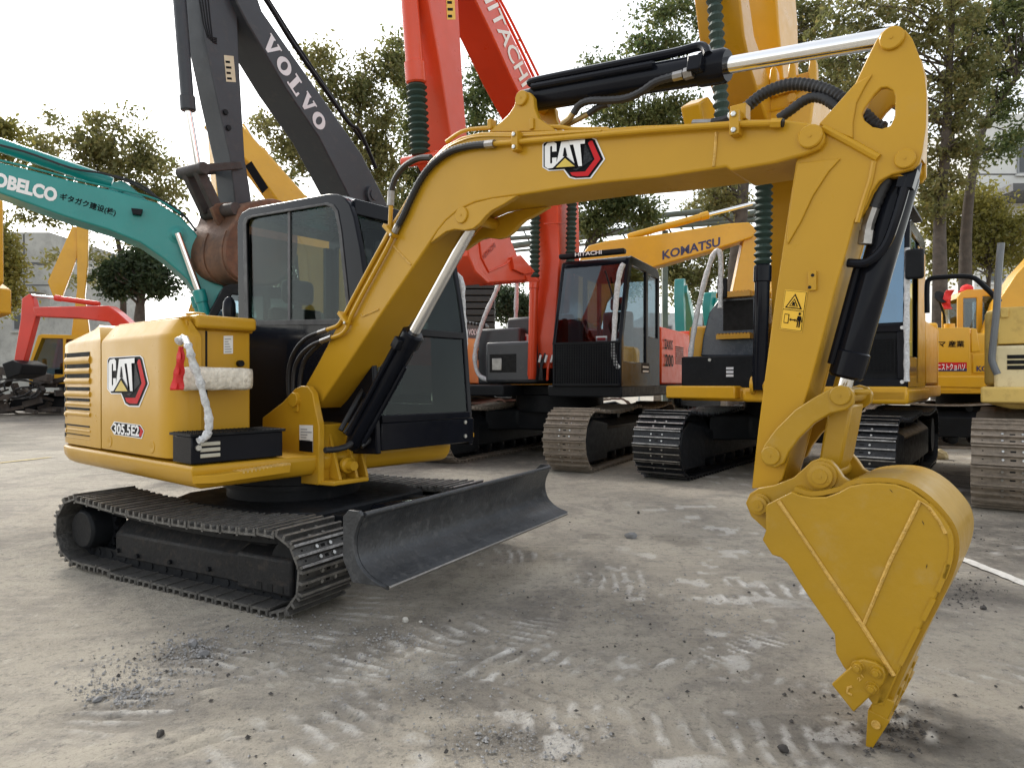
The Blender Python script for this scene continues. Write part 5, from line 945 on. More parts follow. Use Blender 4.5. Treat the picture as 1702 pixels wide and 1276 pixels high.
m = MB(); m.tube(cr([F.Y(x, y, .28) for x, y in ((-20, 262), (52, 279), (124, 298), (191, 313), (259, 331), (300, 355))], 4), .014, 7); m.build('hydraulic_pipe', TEAL, fb)
a = q(228, 355); m = MB(); m.prism([V((a.x-.05, .31, a.z-.03)), V((a.x+.05, .31, a.z-.03)), V((a.x+.07, .31, a.z+.05)), V((a.x-.07, .31, a.z+.05))], (0, .07, 0)); m.build('work_lamp', BLKM, fb, bev=.006)
m = MB(); c = q(295, 390); m.lathe((c.x, .28, c.z), (c.x, .9, c.z), [(0, .13), (.02, .13), (.03, .075), (.10, .075), (.11, .05)], 20); m.build('boom_pin', TEAL, fb)
for s in (.38, -.32):
    c = q(295, 390); d = F.Y(330, 482, .38); e = F.Y(352, 560, .38); hyd(TF, (e.x, s, e.z), (d.x, s, d.z), (c.x, s, c.z), .075, .045, TEAL, 'boom_cylinder')

# ---------------------------------------------------------------- simpler machines further back
def far_machine(label, fr, paint_, dark, boom, stick, yb, th=.5, bucket=None, cyl=None, cabm=None, body=True, shoes=False, cabz=2.95, cabg=None, hz=2.05, bm2=None):
    T = thing('excavator', label, 'excavator', fr, group='excavators further back in the yard')
    if body:
        undercarriage(T, [SHOEB, SHOEB], 1.05, .6, shoes=(False, False)); body20(T, paint_, dark, hz=hz); cab20(T, -.2, 1.5, .38, 1.35, 1.12, cabz, cabm or paint_, cabg or GLASSD)
    s = 1 if yb > 0 else -1
    b = slab(T, 'boom', fr, boom, yb, yb-s*th, paint_, .03)
    if stick: slab(T, 'stick', fr, stick, yb-s*.1, yb-s*(th-.1), paint_, .02)
    if bucket: slab(T, 'bucket', fr, bucket, yb+s*.3, yb-s*(th+.3), bm2 or paint_, .04)
    if cyl: hyd(T, *[fr.Y(x, y, yb-s*th/2) for x, y in cyl], .08, .045, paint_)
    return T, b
K = Frame(.7, 16.2, -.12)
TK, kb = far_machine('amber excavator with long lettered boom crossing behind the black cab', K, KOM, KOM, [(940, 600), (955, 470), (965, 428), (978, 408), (1014, 399), (1104, 388), (1212, 371), (1245, 369), (1257, 380), (1252, 394), (1194, 413), (1104, 439), (1045, 456), (1010, 500), (985, 600)], [(1236, 396), (1260, 378), (1282, 392), (1276, 522), (1210, 520)], -.3, .55, cyl=((1043, 394), (1178, 357), (1250, 339)))
letters(kb, 'KOMATSU', K.Y(1101, 432, -.303), K.Y(1197, 409, -.303), K.Y(1101, 417, -.303), (0, -.005, 0), NAVY, .028)
G = Frame(-4.9, 17.2, facing(48))
far_machine('yellow excavator with dark banded boom seen behind the charcoal boom', G, KOM, KOM, [(350, 200), (372, 225), (430, 290), (470, 345), (510, 420), (520, 560), (620, 560), (600, 430), (560, 360), (500, 318), (440, 250), (400, 205), (375, 190)], [(352, 200), (362, 340), (372, 350), (384, 270), (380, 200)], .3, .55, cyl=((505, 330), (432, 248), (405, 206)))
m = MB(); q = lambda x, y: G.Y(x, y, .304); m.add([q(x, y) for x, y in ((407, 276), (418, 268), (446, 312), (436, 322))], [range(4)]); bb = m.build('dark_band', BLKP, [o for o in bpy.data.objects if o.get('label', '').startswith('yellow excavator with dark banded')][0])
H = Frame(-10.6, 20.5, pi-.10)
TH_, hb = far_machine('small red excavator working at the left edge of the yard', H, REDM, BLKM, [(54, 510), (163, 508), (180, 508), (196, 520), (240, 560), (215, 575), (180, 535), (130, 529), (58, 526)], [(36, 496), (48, 488), (55, 498), (60, 525), (38, 606), (22, 606), (34, 530)], .25, .4, cyl=((165, 505), (92, 495), (52, 491)), cabz=2.6, bm2=BLKM, bucket=[(2, 604), (20, 598), (38, 606), (34, 622), (10, 630)])
I = Frame(-17.0, 26.5, facing(62))
far_machine('yellow excavator with raised folded boom in front of the concrete building', I, KOM, BLKM, [(127, 374), (147, 380), (146, 440), (141, 492), (150, 560), (118, 560), (128, 480), (128, 426)], [(120, 376), (130, 378), (128, 428), (104, 492), (88, 492), (79, 468)], .25, .45)
J = Frame(-21.5, 19.5, -.25)
far_machine('yellow excavator mostly outside the left edge of the yard', J, KOM, BLKM, [(-6, 320), (6, 335), (7, 470), (-2, 480), (-40, 600), (-90, 600), (-60, 480), (-30, 330)], None, .3, .5, bucket=[(-20, 478), (6, 472), (20, 482), (20, 522), (4, 528), (-20, 526)])
LT = [('pale teal excavator far behind the rope of the amber machine', Frame(8.0, 30, facing(20)), paint('pale_teal_paint', (.05, .30, .30)), (1110, 1150)), ('orange yellow excavator far back between the trees', Frame(8.6, 27, facing(-10)), KOM, (1160, 1180)), ('red excavator far away beyond the charcoal hood', Frame(-.4, 29, facing(70)), REDM, None), ('yellow excavator far away left of the trees', Frame(-11, 34, facing(60)), KOM, None), ('green teal excavator at the far end of the yard', Frame(11.6, 33, facing(40)), TEAL, None)]
for i, (lb, fr, pm, px_) in enumerate(LT):
    T = thing('excavator', lb, 'excavator', fr, group='excavators further back in the yard'); undercarriage(T, [SHOEB, SHOEB], 1.05, .6, shoes=(False, False)); body20(T, pm, BLKM); cab20(T, -.2, 1.5, .38, 1.35, 1.12, 2.95, pm, GLASSD, seat=False)
    m = MB(); m.prism([(.2, -.25, 1.6), (.9, -.25, 3.4), (1.8, -.25, 4.3), (4.4, -.25, 4.9), (4.5, -.25, 4.6), (2.1, -.25, 3.7), (1.4, -.25, 3.0), (.8, -.25, 1.6)], (0, .5, 0)); m.build('boom', pm, T, bev=.03)
    m = MB(); m.prism([(4.1, -.2, 5.2), (4.7, -.2, 5.1), (4.9, -.2, 4.4), (4.2, -.2, 2.2), (3.9, -.2, 2.3)], (0, .35, 0)); m.build('stick', pm, T, bev=.03)
    m = MB(); m.prism([(3.8, -.5, 2.4), (4.4, -.5, 2.3), (4.3, -.5, 1.5), (3.7, -.5, 1.2), (3.2, -.5, 1.5), (3.3, -.5, 2.0)], (0, 1.0, 0)); m.build('bucket', pm, T, bev=.04)
# ================================================================ ground
rng = np.random.default_rng(3)
def vnoise(x, y, s, seed=0):          # smooth value noise on arrays
    x = x/s+seed*17.3; y = y/s+seed*5.7; xi = np.floor(x).astype(np.int64); yi = np.floor(y).astype(np.int64); fx = x-xi; fy = y-yi
    h = lambda a, b: (np.abs(np.sin(a*127.1+b*311.7+seed*74.7)*43758.5453) % 1.0)
    fx = fx*fx*(3-2*fx); fy = fy*fy*(3-2*fy)
    return (h(xi, yi)*(1-fx)+h(xi+1, yi)*fx)*(1-fy)+(h(xi, yi+1)*(1-fx)+h(xi+1, yi+1)*fx)*fy
def fbm(x, y, s, o=4, seed=0): return sum(vnoise(x, y, s/2**i, seed+i)*.5**i for i in range(o))/sum(.5**i for i in range(o))
def axis(a, b, step, far, grow):
    c = list(np.arange(a, b, step)); st = step; x = c[-1]
    while x < far: st *= grow; x += st; c.append(x)
    return c
xs = axis(0, 2.7, .014, 260, 1.07); xs = np.array([-x for x in xs[:0:-1]]+xs); ys = np.array([-40, -20, -8, -3, -1, .2, .8, 1.2]+axis(1.5, 3.6, .014, 320, 1.025))
GX, GY = np.meshgrid(xs, ys); near = np.clip((11-np.hypot(GX, GY))/5, 0, 1)
tread = np.zeros_like(GX); dent = np.zeros_like(GX); pale = np.zeros_like(GX)
def sstep(a, b, x): t = np.clip((x-a)/(b-a), 0, 1); return t*t*(3-2*t)
BANDS = [((90, 1215), (660, 985), .26, .085, .55, .9, 0, 20), ((380, 1290), (800, 1020), .24, .10, .55, .8, 1, -18), ((430, 1130), (930, 1040), .20, .075, .7, .9, 2, 35), ((780, 925), (1420, 1010), .30, .10, .8, 1.0, 3, 25), ((760, 1095), (1580, 1185), .22, .095, .95, .75, 4, -20), ((820, 1180), (1500, 1250), .16, .09, .6, .5, 5, 10), ((1150, 1090), (1280, 1050), .13, .05, 1.0, .4, 6, 0), ((1560, 1150), (1750, 1120), .25, .10, .5, .6, 7, 15)]
for (p, q_, hw, pitch, am, dp, sd_, sk) in BANDS:
    a, b = gpt(*p), gpt(*q_); d = (b-a); L_ = d.length; d.normalize(); wob = (fbm(GX, GY, .8, 3, 20+sd_)-.5)
    u = (GX-a.x)*d.x+(GY-a.y)*d.y+wob*.10; v = -(GX-a.x)*d.y+(GY-a.y)*d.x+wob*.30
    mk = sstep(hw, hw*.7, np.abs(v))*sstep(-.1, .2, u)*sstep(L_+.1, L_-.2, u)*sstep(.40, .60, fbm(GX, GY, .24, 5, 40+sd_))
    w2 = fbm(GX, GY, .22, 3, 150+sd_)-.5; st = .5+.5*np.sin(2*pi*(u+v*math.tan(radians(sk))+w2*.06)/pitch+wob*3); bar = sstep(.58, .76, st)
    tread = np.maximum(tread, .9*mk*bar*am*(.1+1.3*vnoise(GX, GY, .045, 60+sd_))*sstep(.30, .52, fbm(GX, GY, .10, 3, 170+sd_))); dent -= mk*(1-bar)*.008*dp; dent += mk*bar*.003*dp; pale += mk*.25*am
for k in range(9):          # curved skid lines near the left
    c = gpt(430, 1420); r0 = .50+.085*k+(fbm(GX, GY, .5, 3, 90)-.5)*.16; rr_ = np.hypot(GX-c.x-.1, GY-c.y); ang = np.arctan2(GY-c.y, GX-c.x)
    l = np.exp(-((rr_-r0-.10)/.013)**2)*sstep(.5, .9, ang)*sstep(2.7, 2.2, ang)*sstep(.38, .6, fbm(GX, GY, .35, 3, 95+k)); dent -= l*.012; tread = np.maximum(tread, .0*l)
dark = np.zeros_like(GX)
def blot(px, py, rx, ry, am, seed, soft=.35):
    global dark
    c = gpt(px, py); e = np.hypot((GX-c.x)/rx, (GY-c.y)/ry)+(fbm(GX, GY, .35, 4, seed)-.5)*.9; dark = np.maximum(dark, am*sstep(1+soft, 1-soft, e))
for b_ in ((1592, 800, 1.0, 1.3, .95, 1), (1700, 900, 1.2, .9, .8, 2), (1610, 985, .35, .28, .8, 3, .6), (1130, 897, .20, .22, .45, 4, .12), (990, 891, .10, .10, .4, 5, .12), (1490, 1225, .28, .10, .75, 6, .6), (1555, 1022, .12, .12, .4, 7), (330, 1085, .25, .12, .55, 8, .6), (560, 1060, .55, .22, .45, 9, .6), (760, 1150, .45, .15, .45, 10, .7), (900, 1010, .8, .35, .42, 11, .7), (850, 1230, .3, .12, .5, 12, .6), (1050, 1060, .9, .30, .30, 13, .8), (1350, 1230, .6, .2, .35, 14, .7), (1000, 830, 3.0, 1.0, .12, 15, .8), (1130, 690, 2.5, 2.5, .6, 16), (40, 690, 6, 5, .8, 17), (780, 760, 1.2, 1.3, .7, 18), (1250, 740, 2.0, 1.5, .6, 19), (260, 1180, .35, .12, .4, 20, .7)): blot(*b_)  # soil and stains; the spots by tooth and bucket paint in its cast shadow
spots = sstep(.66, .72, fbm(GX, GY, .16, 3, 120))*sstep(.52, .66, fbm(GX, GY, .9, 3, 130))*sstep(-1.0, .4, GX-.35*(GY-2.5)); tread = np.maximum(tread, spots*.5)
dent += near*((fbm(GX, GY, 1.6, 3, 70)-.5)*.012+(fbm(GX, GY, .18, 4, 75)-.5)*.010*(.35+dark+np.minimum(1, pale*3)))
flat = np.zeros_like(GX)
for fr_, hx, hy in ((MC, 1.3, 1.1), (A, 2.4, 1.5), (B, 2.4, 1.5), (C, 2.4, 1.5)):
    lx = (GX-fr_.o.x)*fr_.f.x+(GY-fr_.o.y)*fr_.f.y; ly = (GX-fr_.o.x)*fr_.l.x+(GY-fr_.o.y)*fr_.l.y; flat = np.maximum(flat, sstep(.2, 0, np.abs(lx)-hx)*sstep(.2, 0, np.abs(ly)-hy))
GZ = dent*(1-flat)*near-.002
ny, nx = GX.shape; me = bpy.data.meshes.new('ground'); idx = np.arange(nx*ny).reshape(ny, nx)
quads = np.stack([idx[:-1, :-1], idx[:-1, 1:], idx[1:, 1:], idx[1:, :-1]], -1).reshape(-1, 4)
me.vertices.add(nx*ny); me.vertices.foreach_set('co', np.stack([GX, GY, GZ], -1).astype(np.float32).ravel())
me.loops.add(quads.size); me.loops.foreach_set('vertex_index', quads.ravel().astype(np.int32)); me.polygons.add(len(quads)); me.polygons.foreach_set('loop_start', np.arange(0, quads.size, 4, dtype=np.int32)); me.polygons.foreach_set('loop_total', np.full(len(quads), 4, np.int32))
me.update(calc_edges=True); me.validate(); me.polygons.foreach_set('use_smooth', np.ones(len(quads), bool))
for nm, ar in (('tread', tread), ('soil', dark), ('scuff', np.minimum(1, pale))):  # the soil attribute also carries the painted bucket shadow
    at = me.attributes.new(nm, 'FLOAT', 'POINT'); at.data.foreach_set('value', ar.astype(np.float32).ravel())
ground = bpy.data.objects.new('ground', me); COL.objects.link(ground); tag(ground, 'dusty concrete yard with tread marks, soil and painted bucket shadow', kind='structure')
gm = bpy.data.materials.new('dusty_concrete'); gm.use_nodes = True; nt = gm.node_tree; b = nt.nodes['Principled BSDF']; L = nt.links.new; b.inputs['Roughness'].default_value = .88; b.inputs['Specular IOR Level'].default_value = .25
tc = N(nt, 'ShaderNodeTexCoord'); ob = tc.outputs['Object']
def noise(s, d=6.0, r=.6, dist=0.0): n = N(nt, 'ShaderNodeTexNoise', Scale=s, Detail=d, Roughness=r, Distortion=dist); L(ob, n.inputs['Vector']); return n.outputs['Fac']
def ramp(f, a, b_, lo=0.0, hi=1.0): r = N(nt, 'ShaderNodeMapRange'); r.interpolation_type = 'SMOOTHSTEP'; r.inputs['From Min'].default_value = a; r.inputs['From Max'].default_value = b_; r.inputs['To Min'].default_value = lo; r.inputs['To Max'].default_value = hi; L(f, r.inputs['Value']); return r.outputs[0]
def mixc(f, a, b_):
    x = N(nt, 'ShaderNodeMix', data_type='RGBA')
    for sk, vv in (('Factor', f), ('A', a), ('B', b_)):
        if isinstance(vv, (tuple, float, int)): x.inputs[sk].default_value = vv if not isinstance(vv, tuple) else (*vv, 1)
        else: L(vv, x.inputs[sk])
    return x.outputs['Result']
def mul(a, b_):
    x = N(nt, 'ShaderNodeMath', operation='MULTIPLY')
    for i, vv in enumerate((a, b_)):
        if isinstance(vv, float): x.inputs[i].default_value = vv
        else: L(vv, x.inputs[i])
    return x.outputs[0]
def attr(n): a = N(nt, 'ShaderNodeAttribute'); a.attribute_name = n; return a.outputs['Fac']
c = mixc(ramp(noise(.45, 7), .35, .65), (.325, .293, .240), (.445, .402, .330))
c = mixc(mul(ramp(noise(1.3, 9, .72, .6), .46, .60), .8), c, (.245, .222, .190))
c = mixc(mul(ramp(noise(7, 9, .8), .50, .60), .5), c, (.20, .187, .168))
c = mixc(mul(ramp(noise(11, 8, .8, .4), .55, .66), .6), c, (.46, .43, .37))
c = mixc(mul(ramp(noise(24, 8, .8), .53, .64), .8), c, (.135, .126, .113))
c = mixc(mul(ramp(noise(95, 5, .8), .54, .70), .65), c, (.10, .092, .082))
c = mixc(mul(ramp(noise(70, 5, .8, .3), .58, .72), .5), c, (.50, .46, .40))
mp = N(nt, 'ShaderNodeMapping'); mp.inputs['Rotation'].default_value = (0, 0, radians(-28)); mp.inputs['Scale'].default_value = (1.0, 9, 1); L(ob, mp.inputs['Vector']); ns = N(nt, 'ShaderNodeTexNoise', Scale=1.6, Detail=7.0, Roughness=.65); L(mp.outputs[0], ns.inputs['Vector'])
c = mixc(mul(ramp(ns.outputs['Fac'], .5, .68), .45), c, (.40, .36, .30))
c = mixc(mul(attr('scuff'), .8), c, (.215, .20, .18))
sf = attr('soil'); sn = ramp(noise(5, 8, .7), .30, .62); c = mixc(mul(sf, ramp(noise(6, 8, .72), .28, .6, .45, 1.0)), c, (.072, .064, .057))  # darkens for soil and for the painted bucket shadow
vo = N(nt, 'ShaderNodeTexVoronoi', Scale=70.0); L(ob, vo.inputs['Vector']); grit = ramp(vo.outputs['Distance'], .06, .28, 1.0, 0.0)
c = mixc(mul(mul(grit, ramp(noise(3.5, 5), .5, .7)), .55), c, (.36, .35, .33))
c = mixc(mul(attr('tread'), mul(ramp(noise(24, 8, .8), .34, .50), ramp(noise(75, 5, .8), .30, .46))), c, (.70, .68, .64))
L(c, b.inputs['Base Color'])
h1 = noise(60, 8, .75); h2 = noise(14, 8, .7); ad = N(nt, 'ShaderNodeMath', operation='MULTIPLY_ADD'); L(h2, ad.inputs[0]); ad.inputs[1].default_value = 1.6; L(h1, ad.inputs[2])
bp = N(nt, 'ShaderNodeBump', Strength=1.0); bp.inputs['Distance'].default_value = .012; L(ad.outputs[0], bp.inputs['Height']); L(bp.outputs[0], b.inputs['Normal'])
me.materials.append(gm)
# painted line at the right, faint yellow lines at the left
def line(p, q_, w_, mt, lab):
    a, b_ = gpt(*p), gpt(*q_); d = (b_-a).normalized(); n_ = V((-d.y, d.x, 0))*w_/2; k = 24; m = MB(); vs = []; rr = random.Random(5)
    for i in range(k+1): p_ = a.lerp(b_, i/k); vs += [p_+n_*rr.uniform(.8, 1.05)+V((0, 0, .006)), p_-n_*rr.uniform(.8, 1.05)+V((0, 0, .006))]
    m.add(vs, [(2*i, 2*i+1, 2*i+3, 2*i+2) for i in range(k)]); o = m.build('painted_line', mt); tag(o, lab, kind='structure')
line((1575, 920), (1790, 1004), .09, mat('worn_white_paint', (.55, .53, .49), .8, dust=(.28, .25, .21), dust_amt=.45, scale=5), 'worn white painted line on the concrete beside the bucket')
line((-60, 776), (84, 760), .10, mat('worn_yellow_paint', (.50, .38, .12), .8, dust=(.28, .25, .21), dust_amt=.55, scale=5), 'faint yellow painted line on the concrete at the left')
# stones and gravel
def stone_mesh(nm, seed, mt, sub=1):
    bm = bmesh.new(); bmesh.ops.create_icosphere(bm, subdivisions=sub, radius=1); r = random.Random(seed)
    for v in bm.verts: v.co *= r.uniform(.72, 1.12)
    bm.transform(Matrix.Diagonal((1, r.uniform(.7, .95), r.uniform(.5, .75), 1))); me_ = bpy.data.meshes.new(nm); bm.to_mesh(me_); bm.free(); me_.materials.append(mt); return me_
GST = mat('grey_stone', (.20, .20, .205), .85, var=.3, scale=20, bump=.5); PST = mat('pale_stone', (.55, .53, .49), .85, var=.2, scale=20, bump=.4); DST = mat('dark_clod', (.055, .05, .046), .95, var=.3, scale=20, bump=.5)
for i, (px, py, r, mt, lb) in enumerate(((1048, 893, .040, GST, 'dark grey stone lying alone on concrete left of the bucket'), (1061, 853, .020, DST, 'small dark stone on concrete behind the lone grey stone'), (674, 1032, .016, PST, 'small white stone in front of the dozer blade'), (1634, 1012, .018, DST, 'dark lump of soil at the edge of the soil heap'), (322, 1072, .026, GST, 'pale grey stone topmost in the gravel left of centre'), (338, 1088, .022, GST, 'grey stone at the right of the gravel cluster'), (266, 1222, .014, DST, 'small dark clod in the lower left foreground'), (1302, 1246, .016, DST, 'dark clod left of the bucket tooth'), (162, 1165, .016, GST, 'grey stone at the lower end of the gravel streak'), (699, 1034, .010, PST, 'tiny pale pebble right of the small white stone'))):
    p = gpt(px, py); o = bpy.data.objects.new('stone', stone_mesh('stone', i, mt, 2)); COL.objects.link(o); o.location = (p.x, p.y, r*.35); o.scale = (r*1.2, r, r*1.35); o.rotation_euler.z = i*1.3; tag(o, lb, 'stone', 'loose stones on the yard')
p = gpt(1564, 763); bm = bmesh.new(); bmesh.ops.create_icosphere(bm, subdivisions=3, radius=1)
for v in bm.verts: v.co *= 1+.28*math.sin(v.co.x*5+1)*math.cos(v.co.y*6)*math.sin(v.co.z*4+2)+random.uniform(-.05, .05)
me_ = bpy.data.meshes.new('foam_scrap'); bm.to_mesh(me_); bm.free(); me_.materials.append(mat('yellowish_foam', (.68, .56, .32), .8, var=.2, scale=15, bump=.6)); o = bpy.data.objects.new('foam_scrap', me_); COL.objects.link(o); o.location = (p.x, p.y, .06); o.scale = (.13, .07, .08); o.rotation_euler = (.2, .5, .3); tag(o, 'pale yellow crumpled foam scrap on dark soil behind the bucket', 'foam scrap')
def scatter(name, lab, n, spots_, smin, smax, mt, seed):
    r = np.random.default_rng(seed); base = np.array([(1, 0, 0), (-1, 0, 0), (0, 1, 0), (0, -1, 0), (0, 0, 1), (0, 0, -.6)], float); F8 = [(0, 2, 4), (2, 1, 4), (1, 3, 4), (3, 0, 4), (2, 0, 5), (1, 2, 5), (3, 1, 5), (0, 3, 5)]
    pv = []; w_ = np.array([s[4] for s in spots_], float); w_ /= w_.sum()
    for k in r.choice(len(spots_), n, p=w_):
        px, py, rx, ry, _ = spots_[k]; x = px+r.normal()*rx*.5; y = py+r.normal()*ry*.5
        if y < 700: continue
        g_ = gpt(x, y); pv.append((g_.x, g_.y))
    pv = np.array(pv); n = len(pv); sc = smin*(smax/smin)**(r.random(n)**2.2); V6 = base[None]*r.uniform(.6, 1.25, (n, 6, 1))*sc[:, None, None]; an = r.random(n)*6.28; ca_, sa = np.cos(an)[:, None], np.sin(an)[:, None]
    X = V6[..., 0]*ca_-V6[..., 1]*sa; Y_ = V6[..., 0]*sa+V6[..., 1]*ca_; Z = V6[..., 2]*.8+sc[:, None]*.25; co = np.stack([X+pv[:, :1], Y_+pv[:, 1:], Z], -1).reshape(-1, 3)
    f = (np.array(F8)[None]+6*np.arange(n)[:, None, None]).reshape(-1, 3); me_ = bpy.data.meshes.new(name); me_.from_pydata(co.tolist(), [], f.tolist()); me_.materials.append(mt); o = bpy.data.objects.new(name, me_); COL.objects.link(o); tag(o, lab, kind='stuff'); return o
scatter('gravel', 'loose grey gravel crushed on the concrete', 5200, [(325, 1080, 60, 26, 4), (250, 1120, 120, 40, 3), (200, 1155, 70, 22, 3), (470, 1050, 160, 40, 3), (700, 1130, 140, 50, 2), (850, 1230, 160, 50, 2.5), (1050, 1000, 260, 50, 3), (760, 1160, 500, 160, 3), (1250, 1040, 160, 40, 2), (600, 1060, 200, 60, 2), (660, 1060, 60, 20, 1.5)], .0018, .010, mat('gravel_grey', (.24, .235, .23), .9, var=.45, scale=60), 11)
scatter('soil_clods', 'dark loose soil clods strewn on the yard', 1500, [(1600, 985, 70, 30, 3), (1480, 1215, 80, 40, 2.5), (1600, 820, 50, 90, 3), (1690, 890, 120, 40, 2), (1400, 1170, 300, 120, 1.2), (700, 1150, 500, 160, 1.2), (300, 1100, 180, 60, 1.0), (1000, 1080, 500, 160, 1)], .002, .012, DST, 12)

# ================================================================ trees
def leafmat(name, c1, c2, c3):
    m = bpy.data.materials.new(name); m.use_nodes = True; nt = m.node_tree; nt.nodes.clear(); L = nt.links.new; out = N(nt, 'ShaderNodeOutputMaterial'); tc = N(nt, 'ShaderNodeTexCoord')
    n1 = N(nt, 'ShaderNodeTexNoise', Scale=.55, Detail=3.0); n2 = N(nt, 'ShaderNodeTexNoise', Scale=6.0, Detail=2.0); L(tc.outputs['Object'], n1.inputs['Vector']); L(tc.outputs['Object'], n2.inputs['Vector'])
    def mx(f, a, b_, lo, hi):
        r = N(nt, 'ShaderNodeMapRange'); r.inputs['From Min'].default_value = lo; r.inputs['From Max'].default_value = hi; L(f, r.inputs['Value']); x = N(nt, 'ShaderNodeMix', data_type='RGBA'); L(r.outputs[0], x.inputs['Factor'])
        for k_, vv in (('A', a), ('B', b_)):
            if isinstance(vv, tuple): x.inputs[k_].default_value = (*vv, 1)
            else: L(vv, x.inputs[k_])
        return x.outputs['Result']
    c = mx(n1.outputs['Fac'], c1, c2, .38, .62); c = mx(n2.outputs['Fac'], c, c3, .52, .72)
    d = N(nt, 'ShaderNodeBsdfPrincipled', Roughness=.55); t = N(nt, 'ShaderNodeBsdfTranslucent'); s = N(nt, 'ShaderNodeMixShader'); s.inputs[0].default_value = .58
    L(c, d.inputs['Base Color']); L(c, t.inputs['Color']); L(d.outputs[0], s.inputs[1]); L(t.outputs[0], s.inputs[2]); L(s.outputs[0], out.inputs[0]); return m
LOL = leafmat('olive_leaves', (.13, .145, .05), (.21, .20, .07), (.30, .235, .09)); LGR = leafmat('green_leaves', (.085, .12, .042), (.15, .17, .055), (.24, .22, .07)); LDK = leafmat('dark_leaves', (.035, .06, .032), (.055, .085, .036), (.09, .11, .045)); LYE = leafmat('yellow_green_leaves', (.17, .17, .04), (.26, .235, .055), (.34, .28, .07))
BARK = mat('tree_bark', (.075, .060, .048), .9, var=.35, scale=6, bump=1.0, bscale=14)
def tree(lab, d, trunk, blobs, leaves, lm, seed, leaf=.13, tr=.16, name='tree', clump=.55, base=None):
    """trunk: photo points of the stem from the ground up; blobs: (x, y, rx, ry, weight) lobes of the crown, all at about distance d."""
    r = random.Random(seed); R = np.random.default_rng(seed); k = d/FP; b0 = dpt(trunk[0][0], 634, d); b0.z = 0
    T = thing(name, lab, 'tree', loc=(b0.x, b0.y, 0), group='trees around the yard'); W_ = lambda x, y, dd=0: dpt(x, y, d+dd)-b0
    st = [V((0, 0, -.1))]+[W_(x, y, r.uniform(-.3, .3)) for x, y in trunk[1:]]; st = cr(st, 4); n = len(st); m = MB(); m.tube(st, [tr*(1-.72*i/(n-1)) for i in range(n)], 9); m.build('trunk', BARK, T, smooth=60)
    cents = []; wsum = sum(b_[4] for b_ in blobs); nc = max(30, leaves//70)
    for b_ in blobs:
        for _ in range(int(round(nc*b_[4]/wsum))):
            while True:
                u = V((r.uniform(-1, 1), r.uniform(-1, 1), r.uniform(-1, 1)))
                if .25 < u.length < 1: break
            c_ = W_(b_[0], b_[1])+V((u.x*b_[2]*k, u.y*min(b_[2], b_[3])*k*.8, u.z*b_[3]*k)); cents.append((c_, u.length))
    m = MB(); pick = r.sample(cents, min(len(cents), 46))
    for c_, _ in pick:      # limbs reach from the stem into the crown
        j = min(range(n//3, n), key=lambda i: (st[i]-c_).length+max(0, st[i].z-c_.z+.5)*1.5); s0 = st[j]; mid = s0.lerp(c_, .5)+V((r.uniform(-.3, .3), r.uniform(-.3, .3), r.uniform(-.1, .5)))
        rad = max(.018, tr*.30*(1-.6*j/n)); P_ = cr([s0, mid, c_], 4); m.tube(P_, [rad*(1-.8*i/(len(P_)-1)) for i in range(len(P_))], 5)
    lb = m.build('limbs', BARK, T, smooth=60); lb['kind'] = 'stuff'
    per = R.multinomial(leaves, [1/len(cents)]*len(cents)); C_ = np.repeat(np.array([tuple(c_) for c_, _ in cents]), per, 0); nl = len(C_)
    cs_ = np.repeat(R.uniform(.5, 1.3, len(cents))*clump, per); off = R.normal(size=(nl, 3))*cs_[:, None]*np.array([.55, .55, .40]); P_ = C_+off
    a = R.normal(size=(nl, 3)); a /= np.linalg.norm(a, axis=1)[:, None]; b_ = R.normal(size=(nl, 3)); b_ -= a*(a*b_).sum(1)[:, None]; b_ /= np.linalg.norm(b_, axis=1)[:, None]
    s_ = (leaf*R.uniform(.55, 1.25, nl))[:, None]; a *= s_; b_ *= s_*.48
    co = np.stack([P_-a, P_+b_-a*.1, P_+a, P_-b_-a*.1], 1).reshape(-1, 3); f = np.arange(nl*4).reshape(-1, 4)
    me_ = bpy.data.meshes.new('crown'); me_.from_pydata(co.tolist(), [], f.tolist()); me_.materials.append(lm); o = bpy.data.objects.new('crown', me_); COL.objects.link(o); o.parent = T; return T
tree('broad olive tree above the teal boom at the left', 30, [(205, 634), (205, 500), (200, 420), (180, 330), (190, 230)], [(100, 250, 80, 60, 2.4), (190, 235, 75, 58, 2.4), (60, 300, 50, 60, 1.2), (215, 290, 70, 60, 1.6), (250, 300, 55, 70, 1.6), (180, 340, 120, 60, 2), (90, 350, 60, 50, 1), (270, 390, 45, 60, 1), (140, 430, 60, 50, .7)], 16796, LOL, 1, leaf=.115)
tree('small dark round tree under the teal boom', 27, [(232, 634), (232, 545), (234, 500), (235, 460)], [(222, 450, 50, 30, 2), (200, 474, 32, 22, 1), (262, 470, 32, 24, 1), (235, 425, 28, 16, .5), (185, 455, 18, 16, .4)], 11050, LDK, 2, leaf=.10, tr=.30, clump=.4)
tree('slender olive tree right of the charcoal boom', 28, [(560, 634), (560, 480), (575, 380), (590, 260), (600, 150)], [(570, 140, 55, 60, 1.6), (620, 180, 45, 80, 1.8), (650, 100, 25, 45, .7), (590, 260, 60, 60, 1.5), (470, 215, 40, 40, .9), (500, 270, 50, 40, .9), (530, 90, 30, 30, .4), (640, 300, 40, 60, 1)], 14917, LOL, 3, leaf=.11)
tree('shaded tree filling the gap behind the compact cab', 24, [(505, 634), (505, 560), (500, 480), (495, 400)], [(450, 420, 50, 60, 1.5), (520, 440, 60, 60, 2), (580, 420, 40, 60, 1.2), (480, 490, 70, 40, 1.5), (430, 380, 30, 40, .8)], 11700, LOL, 14, leaf=.09, clump=.45)
